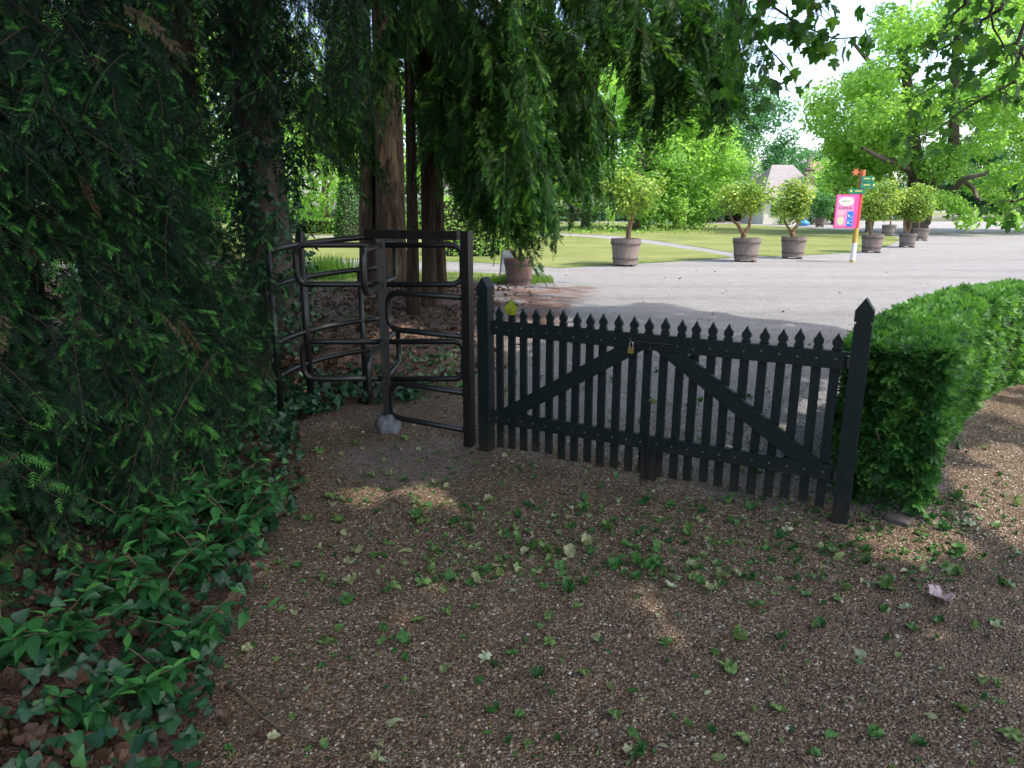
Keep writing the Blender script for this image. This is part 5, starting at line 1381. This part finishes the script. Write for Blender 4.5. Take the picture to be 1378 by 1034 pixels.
# leafy arch
def arch():
    g = gp(905, 300); t = thing('leafy_arch', 'leafy green arch spanning between the climbing shrubs', 'arch', g)
    A, B = at(872, 272, g.y), at(925, 272, g.y)
    b = MB(); pts = bez(A, (A + B) / 2 + Vector((0, 0, .7)), B, 12); b.tube(pts, .05, 6)
    for e in (A, B): b.tube([(e.x, e.y, 0), tuple(e)], .05, 6)
    b.build('frame', 'twig', t)
    b = MB(); k = 520; i = RNG.integers(0, 12, k); P = pts[i] + RNG.normal(0, .32, (k, 3)) * np.array([1.6, 1, 1]); leaves_at(b, [DIA], P, rand_dirs(k, 0, 1), RNG.uniform(.2, .4, k), np.clip(RNG.normal(.6, .2, k), 0, 1), .5); b.build('foliage', 'broad', t)
arch()
def flower_bed():
    b = MB(); k = 2600
    px = RNG.uniform(762, 962, k); py = RNG.uniform(302, 315, k) ; keep = RNG.random(k) < np.interp(px, [762, 900, 962], [1, .75, .25]); px, py = px[keep], py[keep]
    P = np.array([tuple(gp(a, c)) for a, c in zip(px, py)]); P[:, 2] = RNG.uniform(.02, .45, len(P)) * vnoise(P[:, 0], P[:, 1], .8, 3)
    leaves_at(b, [DIA], P, np.tile([0, -.2, .8], (len(P), 1)), RNG.uniform(.12, .3, len(P)), RNG.uniform(.2, 1, len(P)), .6)
    tag(b.build('low_planting', 'grass'), 'low leafy planting along the lawn bed in front of the climbing shrubs', 'planting', kind='stuff')
flower_bed()

# ------------------------------------------------------------------ sign post, board, house
def signpost():
    g = gp(1147, 353); Y = g.y
    t = thing('signpost', 'striped post carrying a pink notice board and green finger signs on the gravel', 'signpost', g)
    x = g.x; zz = lambda py: z_at(1150, py, Y)
    top = zz(229)
    # the post leans a hair in the picture only through perspective: built upright
    for z0, z1, m in ((-.2, .06, 'pole_ochre'), (.06, zz(327), 'white'), (zz(327), zz(307), 'pole_ochre'), (zz(307), zz(238), 'pole_red'), (zz(238), top, 'pole_orange')):
        b = MB(); b.tube([(x, Y, z0 + .001), (x, Y, z1 - .001)], .075, 16); b.build('pole_band', m, t, smooth=False)
    k = Y * CT / FPX
    # board left of the post, facing the camera
    zb0, zb1 = zz(307), zz(262); xl = x - 33 * k * 1.0; xr = x - .06
    b = MB(); b.box(((xl + xr) / 2, Y - .09, (zb0 + zb1) / 2), (xr - xl, .03, zb1 - zb0)); bd = b.build('notice_board', 'pink', t)
    W, H = xr - xl, zb1 - zb0; yf = Y - .108
    def patch(name, u0, u1, v0, v1, mat, dy=.0, oval=False):
        b = MB(); cx, cz = xl + W * (u0 + u1) / 2, zb0 + H * (v0 + v1) / 2
        if oval:
            n = 20; poly = [(W * (u1 - u0) / 2 * math.cos(a), H * (v1 - v0) / 2 * math.sin(a)) for a in np.linspace(0, 2 * PI, n, endpoint=False)]
            b.prism(poly, (cx, yf - dy, cz), (1, 0, 0), (0, 0, 1), (0, 1, 0), .004)
        else: b.box((cx, yf - dy + .002, cz), (W * (u1 - u0), .004, H * (v1 - v0)))
        b.build(name, mat, bd)
    patch('print_panel', .05, .80, .05, .95, 'pink_light')
    patch('printed_map', .12, .76, .66, .92, 'cream', .006, True); patch('printed_map', .12, .42, .09, .34, 'map_green', .006, True)
    patch('blue_panel', .55, .82, .05, .50, 'sign_blue', .006)
    for q in range(7): patch('lettering', .14 + .09 * q, .14 + .09 * q + RNG.uniform(.03, .07), .575, .625, 'dark_text', .006)
    for q in range(4): patch('lettering', .12, RNG.uniform(.35, .5), .40 + .035 * q, .412 + .035 * q, 'cream', .006)
    for q in range(2): patch('lettering', .58, .64, .14 + .2 * q, .19 + .2 * q, 'white', .012)
    for q in range(3): patch('lettering', .66, .79, .12 + .1 * q, .13 + .1 * q, 'cream', .012)
    patch('lettering', .25, .6, .80, .82, 'sign_green', .012); patch('lettering', .3, .66, .74, .757, 'map_green', .012)
    def finger(py0, py1, dx0, dx1, tip, ang=0):
        z0, z1 = zz(py1), zz(py0); h = z1 - z0; l = (dx1 - dx0) * k
        pl = [(0, 0), (l - .06, 0), (l, h * .5), (l - .06, h), (0, h)]
        R_ = Matrix.Rotation(ang, 3, 'Z'); d = R_ @ Vector((1 if tip > 0 else -1, 0, 0)); nrm = Vector((0, 1, 0))
        o = Vector((x + dx0 * k * tip, Y - .10, z0))
        if tip < 0: pl = pl[::-1]
        b = MB(); b.prism(pl, o, d, (0, 0, 1), nrm, .03); f = b.build('finger_sign', 'sign_green', t)
        b = MB(); b.box(o + d * (l * .38) + Vector((0, -.003, h * .55)), (l * .4, .004, h * .16)); b.build('lettering', 'yellow_text', f)
        b = MB(); b.box(o + d * (l * .82) + Vector((0, -.003, h * .55)), (.06, .004, .06)); b.build('symbol', 'yellow_text', f)
    finger(237.5, 245, -3, 16, 1); finger(246, 253.5, -3, 18.5, 1); finger(254.5, 261, -4, 19, -1)
    # star-shaped marker at the top left
    pl = []
    for q in range(12):
        a = q * PI / 6; r = .13 if q % 2 == 0 else .06; pl.append((r * math.cos(a), r * math.sin(a)))
    b = MB(); b.prism(pl, (x - .22, Y - .02, zz(232)), (1, 0, 0), (0, 0, 1), (0, 1, 0), .03); b.tube([(x - .22, Y - .005, zz(232)), (x, Y - .005, zz(233))], .012, 6); b.build('star_marker', 'pole_orange', t)
signpost()

def a_board():
    g = gp(681, 376); t = thing('a_board', 'grey folding notice board standing behind the brown tub', 'notice board', g)
    Y = g.y; k = Y * CT / FPX; x0, x1 = g.x - 9 * k, g.x + 9 * k; h = 40 * k
    for sy in (-1, 1):
        def P(x, z): return Vector((x + (z / h) * 4 * k, Y + sy * .22 * (1 - z / h), z))
        for x in (x0, x1):
            b = MB(); b.tube([P(x, 0), P(x, h)], .02, 6); b.build('leg', 'board_frame', t)
        b = MB(); q = [P(x0 + .02, h * .25), P(x1 - .02, h * .25), P(x1 - .02, h * .97), P(x0 + .02, h * .97)]
        v = np.array([tuple(p) for p in q]); d = np.array([0, .012, 0]); b.add(np.vstack([v - d, v + d]), np.array([(0, 1, 2, 3), (7, 6, 5, 4), (0, 4, 5, 1), (1, 5, 6, 2), (2, 6, 7, 3), (3, 7, 4, 0)])); b.build('panel', 'board_grey', t)
a_board()

def house(name, label, x0, x1, Y, depth, eave, ridge, roofm, inset, wins, chim):
    t = thing(name, label, 'house', ((x0 + x1) / 2, Y + depth / 2, 0))
    b = MB(); b.box(((x0 + x1) / 2, Y + depth / 2, eave / 2), (x1 - x0, depth, eave)); b.build('wall', 'wall', t)
    e = .5
    A = [(x0 - e, Y - e, eave - .1), (x1 + e, Y - e, eave - .1), (x1 + e, Y + depth + e, eave - .1), (x0 - e, Y + depth + e, eave - .1), (x0 + inset, Y + depth / 2, ridge), (x1 - inset, Y + depth / 2, ridge)]
    b = MB(); b.add(A, [np.array([(0, 1, 5, 4), (2, 3, 4, 5)]), np.array([(1, 2, 5), (3, 0, 4)]), np.array([(0, 3, 2, 1)])]); rf = b.build('roof', roofm, t)
    for cx, cy, cz, h in chim:
        b = MB(); b.box((cx, cy, cz), (.9, .8, h)); b.box((cx, cy, cz + h / 2 + .08), (1.1, 1.0, .16)); b.build('chimney', 'chimney', rf)
    for wx, wz, w, h in wins:
        b = MB(); b.box((wx, Y - .02, wz), (w + .2, .08, h + .2)); f = b.build('window', 'white', t)
        b = MB(); b.box((wx, Y - .07, wz), (w, .03, h)); b.build('pane', 'glass', f)
Yh = 83.
hx0, hx1 = at(1030, 262, Yh).x, at(1104, 262, Yh).x
ze, zr = z_at(1070, 266, Yh), z_at(1070, 222, Yh + 4)
house('house', 'house with a broad pale sunlit roof beyond the tub trees', hx0, hx1, Yh, 8, ze, zr, 'roof', 1.9, [(hx0 + 1.2, ze * .55, .9, 1.2), (hx0 + 3.4, ze * .55, .9, 1.2)], [(at(1089, 240, Yh + 1.6).x, Yh + 1.6, z_at(1089, 242, Yh + 1.6), 2.2)])
Y2 = 150.
house('house', 'small dark-roofed house far behind the pale one', at(1088, 240, Y2).x, at(1112, 240, Y2).x, Y2, 8, z_at(1090, 232, Y2), z_at(1090, 216, Y2), 'roof_dark', .5, [(at(1092, 240, Y2).x, 5, 1, 1.4)], [(at(1098, 214, Y2).x, Y2 + 3, z_at(1098, 217, Y2), 2.4)])
Y3 = 100.
house('house', 'white house glimpsed through the dark trees left of the pale roof', at(1012, 250, Y3).x, at(1034, 250, Y3).x, Y3, 6, z_at(1022, 246, Y3), z_at(1022, 230, Y3), 'roof', .2, [(at(1018, 252, Y3).x, z_at(1018, 255, Y3), .9, 1.3), (at(1028, 252, Y3).x, z_at(1028, 255, Y3), .9, 1.3)], [])

def pale_urn():
    g = gp(1066, 303); Y = g.y
    t = thing('pale_pedestal', 'pale stone pedestal standing on the far path behind a tub tree', 'pedestal', g)
    b = MB(); b.box((g.x, Y, .1), (.7, .7, .2)); b.lathe([(.26, .2), (.2, .3), (.2, .85), (.28, .95), (.28, 1.05), (.001, 1.05)], 16, (g.x, Y, 0)); b.build('pedestal_shaft', 'pale_stone', t)
    g = gp(1081, 304.5)
    b = MB(); b.lathe([(.001, .0), (.5, .0), (.56, .18), (.48, .42), (.3, .58), (.001, .62)], 16, (g.x, g.y, 0)); V = b.V[0]; b.V[0] = (V + (vnoise(V[:, 0] * 3, V[:, 2] * 6, 1, 2)[:, None] - .5) * .15).astype(np.float32)
    tag(b.build('blue_sack', 'blue', smooth=True), 'small bright blue sack lying on the far path', 'sack')
pale_urn()

# ------------------------------------------------------------------ the plane tree overhead
def plane_tree():
    base = Vector((5.6, -3.2, 0))
    t = thing('plane_tree', 'plane tree overhead whose lobed leaves hang into the top of the picture', 'tree', base)
    tr = MB()
    pts = wobble([(base.x - .06 * q, base.y + .1 * q, -.2 + q * 1.0) for q in range(9)], .05); tr.tube(pts, np.linspace(.5, .28, 9), 14, lump=.06)
    top = pts[-1]
    ends = []
    for k in range(16):
        a = k / 16 * 2 * PI + RNG.normal(0, .15); r = RNG.uniform(5, 10)
        e = np.array([base.x + r * math.cos(a), base.y + 5 + r * math.sin(a) * .9, RNG.uniform(9, 12)])
        tr.tube(wobble(bez(pts[RNG.integers(5, 9)], (top + e) / 2 + np.array([0, 0, 1.2]), e, 10), .08), np.linspace(.13, .025, 10), 7, False)
    # overhead leaves: laid out so that their shade reaches from behind the camera to the edge of the court
    k = 32000
    gx = RNG.uniform(-8.5, 9, k); gy = RNG.uniform(.3, 17, k)
    lim = np.interp(gx, [-8, -3, -2.2, -1.6, .7, 1.4, 3.2, 5, 6, 7, 8, 9], [15, 14, 11, 8.6, 8.6, 12.2, 11.0, 9.0, 6.6, 4.2, 2, 0])
    lim = lim + (vnoise(gx, gy, 1.2, 21) - .5) * 1.8
    dens = vnoise(gx, gy, .9, 22) * .6 + vnoise(gx, gy, 2.3, 23) * .4
    keep = (gy < lim) & (dens > .12)
    for px, py, r in ((630, 665, .22), (1235, 745, .14), (1255, 735, .12), (1345, 700, .3), (905, 830, .10), (1370, 560, .25), (1330, 640, .2), (520, 660, .12), (1378, 620, .2), (940, 800, .08), (1300, 500, .2)):
        q = gp(px, py); keep &= ((gx - q.x) ** 2 + (gy - q.y) ** 2) > (r + .16) ** 2
    for hx, hy, r in ((2.75, 4.6, .34), (3.25, 5.25, .45), (3.85, 5.9, .6), (4.55, 6.5, .8), (5.4, 7.0, .9), (6.6, 7.4, 1.0)):
        keep &= ((gx - hx + .45) ** 2 + (gy - hy - .26) ** 2) > (r + .12) ** 2
    gx, gy = gx[keep], gy[keep]; k = len(gx)
    z = RNG.uniform(8.0, 12.5, k)
    P = np.column_stack([gx, gy, np.zeros(k)]) + SUNDIR[None] / SUNDIR[2] * z[:, None]
    ok = P[:, 2] > 2.4 + np.maximum(P[:, 1], 0) * .33
    P = P[ok]; k = len(P)
    b = MB()
    leaves_at(b, [leaf_tpl('plane', .2, .15)], P, np.tile([0, 0, 1.], (k, 1)), RNG.uniform(.2, .36, k), np.clip(RNG.normal(.45, .2, k), 0, 1), .5)
    # sprays that hang into view
    def spray(pp, n, spread, size=(.075, .15)):
        Pq = np.array([tuple(at(*p)) for p in pp]); s = np.linspace(0, 1, len(Pq)); q = np.linspace(0, 1, 14)
        C = wobble(np.stack([np.interp(q, s, Pq[:, i]) for i in range(3)], -1), .012); tr.tube(C, np.linspace(.013, .004, 14), 6, False)
        ss = RNG.uniform(.12, 1, n) * 13; i = np.minimum(ss.astype(int), 12); f = (ss - i)[:, None]
        X = C[i] * (1 - f) + C[i + 1] * f; off = RNG.normal(0, spread, (n, 3)) * np.array([1, .8, .7]) + np.array([0, 0, -.05])
        for a, c in zip(X[::3], (X + off)[::3]): tr.tube([a, (a + c) / 2 + np.array([0, 0, .02]), c], .003, 5, False)
        D = off + np.column_stack([RNG.normal(0, .1, n), RNG.normal(0, .1, n), RNG.uniform(-.35, -.05, n)])
        w = RNG.integers(0, 3, n); R = frames(D, RNG.normal(0, .9, n), RNG.uniform(size[0], size[1], n))
        tp = [leaf_tpl('plane', .25, .2, .03, 31), leaf_tpl('plane', .45, .3, .04, 32), leaf_tpl('plane', .1, .25, .03, 33)]
        va = np.clip(RNG.normal(.4, .25, n), 0, 1)
        for m_ in range(3): q_ = w == m_; b.scatter(tp[m_], R[q_], (X + off)[q_], var=va[q_])
        return C
    starts = []
    starts.append(spray([(1010, -60, 6.2), (1030, 0, 6.5), (1075, 30, 6.6), (1120, 48, 6.6), (1160, 50, 6.6)], 50, .12))
    starts.append(spray([(1070, -70, 6.2), (1080, -30, 6.4), (1090, 5, 6.5), (1100, 20, 6.5)], 42, .15))
    starts.append(spray([(1000, -60, 6.2), (1000, 10, 6.8), (1025, 60, 7), (1055, 85, 7), (1072, 105, 7)], 40, .12))
    starts.append(spray([(980, -40, 6.4), (990, 40, 7), (1000, 90, 7.2), (1020, 125, 7.2)], 44, .13))
    starts.append(spray([(1300, -60, 5.0), (1335, -5, 5.4), (1340, 25, 5.6), (1362, 60, 5.8), (1368, 115, 6)], 30, .16, (.055, .105)))
    starts.append(spray([(1345, 8, 5.5), (1325, 30, 5.7), (1295, 55, 5.8), (1262, 70, 6), (1232, 62, 6)], 52, .13, (.055, .105)))
    starts.append(spray([(1366, 60, 5.8), (1330, 75, 6), (1290, 95, 6.2), (1230, 130, 6.3)], 44, .13, (.055, .105)))
    starts.append(spray([(1368, 112, 6), (1335, 130, 6), (1300, 145, 6.2), (1265, 170, 6.2), (1238, 190, 6.2)], 52, .13, (.055, .105)))
    starts.append(spray([(1310, -40, 5.2), (1290, 15, 5.6), (1268, 35, 5.8), (1260, 45, 5.8)], 5, .08, (.06, .09)))
    starts.append(spray([(1420, 60, 5.2), (1390, 80, 5.4), (1365, 60, 5.6)], 22, .16, (.055, .105)))
    starts.append(spray([(1440, 230, 4.6), (1400, 250, 4.7), (1372, 262, 4.8), (1362, 270, 4.8)], 16, .07, (.055, .10)))
    for C in starts:
        s = C[0]; e = np.array([s[0] + .8, min(s[1] - 1.5, 4.5), 6.8]); tr.tube(wobble(bez(s, (s + e) / 2 + np.array([0, .4, 1.0]), e, 8), .02), np.linspace(.013, .04, 8), 6, False)
        tr.tube(wobble(bez(e, (e + top) / 2 + np.array([0, 0, .6]), top, 10), .05), np.linspace(.04, .12, 10), 6, False)
    tr.build('trunk', 'bark_grey', t, smooth=True)
    b.build('crown', 'plane', t)
plane_tree()

# ------------------------------------------------------------------ world, sun, camera
w = bpy.data.worlds.new('World'); S.world = w; w.use_nodes = True
nt = w.node_tree; nt.nodes.clear()
sky = nt.nodes.new('ShaderNodeTexSky'); sky.sky_type = 'NISHITA'; sky.sun_disc = False
sky.sun_elevation = SUN_EL; sky.sun_rotation = math.radians(90) - SUN_AZ
sky.air_density = 1.0; sky.dust_density = 3.0; sky.ozone_density = .2
bg = nt.nodes.new('ShaderNodeBackground'); bg.inputs['Strength'].default_value = .15
wo = nt.nodes.new('ShaderNodeOutputWorld')
nt.links.new(sky.outputs[0], bg.inputs[0]); nt.links.new(bg.outputs[0], wo.inputs[0])

sl = bpy.data.lights.new('sun', 'SUN'); sl.energy = 2.0; sl.angle = math.radians(.5); sl.color = (1, .95, .86)
so = bpy.data.objects.new('sun', sl); COL.objects.link(so)
so.rotation_euler = Vector(tuple(-SUNDIR)).to_track_quat('-Z', 'Y').to_euler()

cd = bpy.data.cameras.new('camera'); cam = bpy.data.objects.new('camera', cd); COL.objects.link(cam)
cam.location = (0, 0, CAMH); cam.rotation_euler = (PI / 2 - TH, 0, 0)
cd.sensor_width = 36; cd.lens = 36 * FPX / 1378; cd.clip_end = 3000; cd.clip_start = .05
S.camera = cam
S.view_settings.view_transform = 'Standard'; S.view_settings.look = 'None'; S.view_settings.exposure = 1.8; S.view_settings.gamma = 1
S.cycles.max_bounces = 6; S.cycles.diffuse_bounces = 4; S.cycles.glossy_bounces = 2; S.cycles.transmission_bounces = 4
S.cycles.use_denoising = True
S.cycles.sample_clamp_indirect = 8
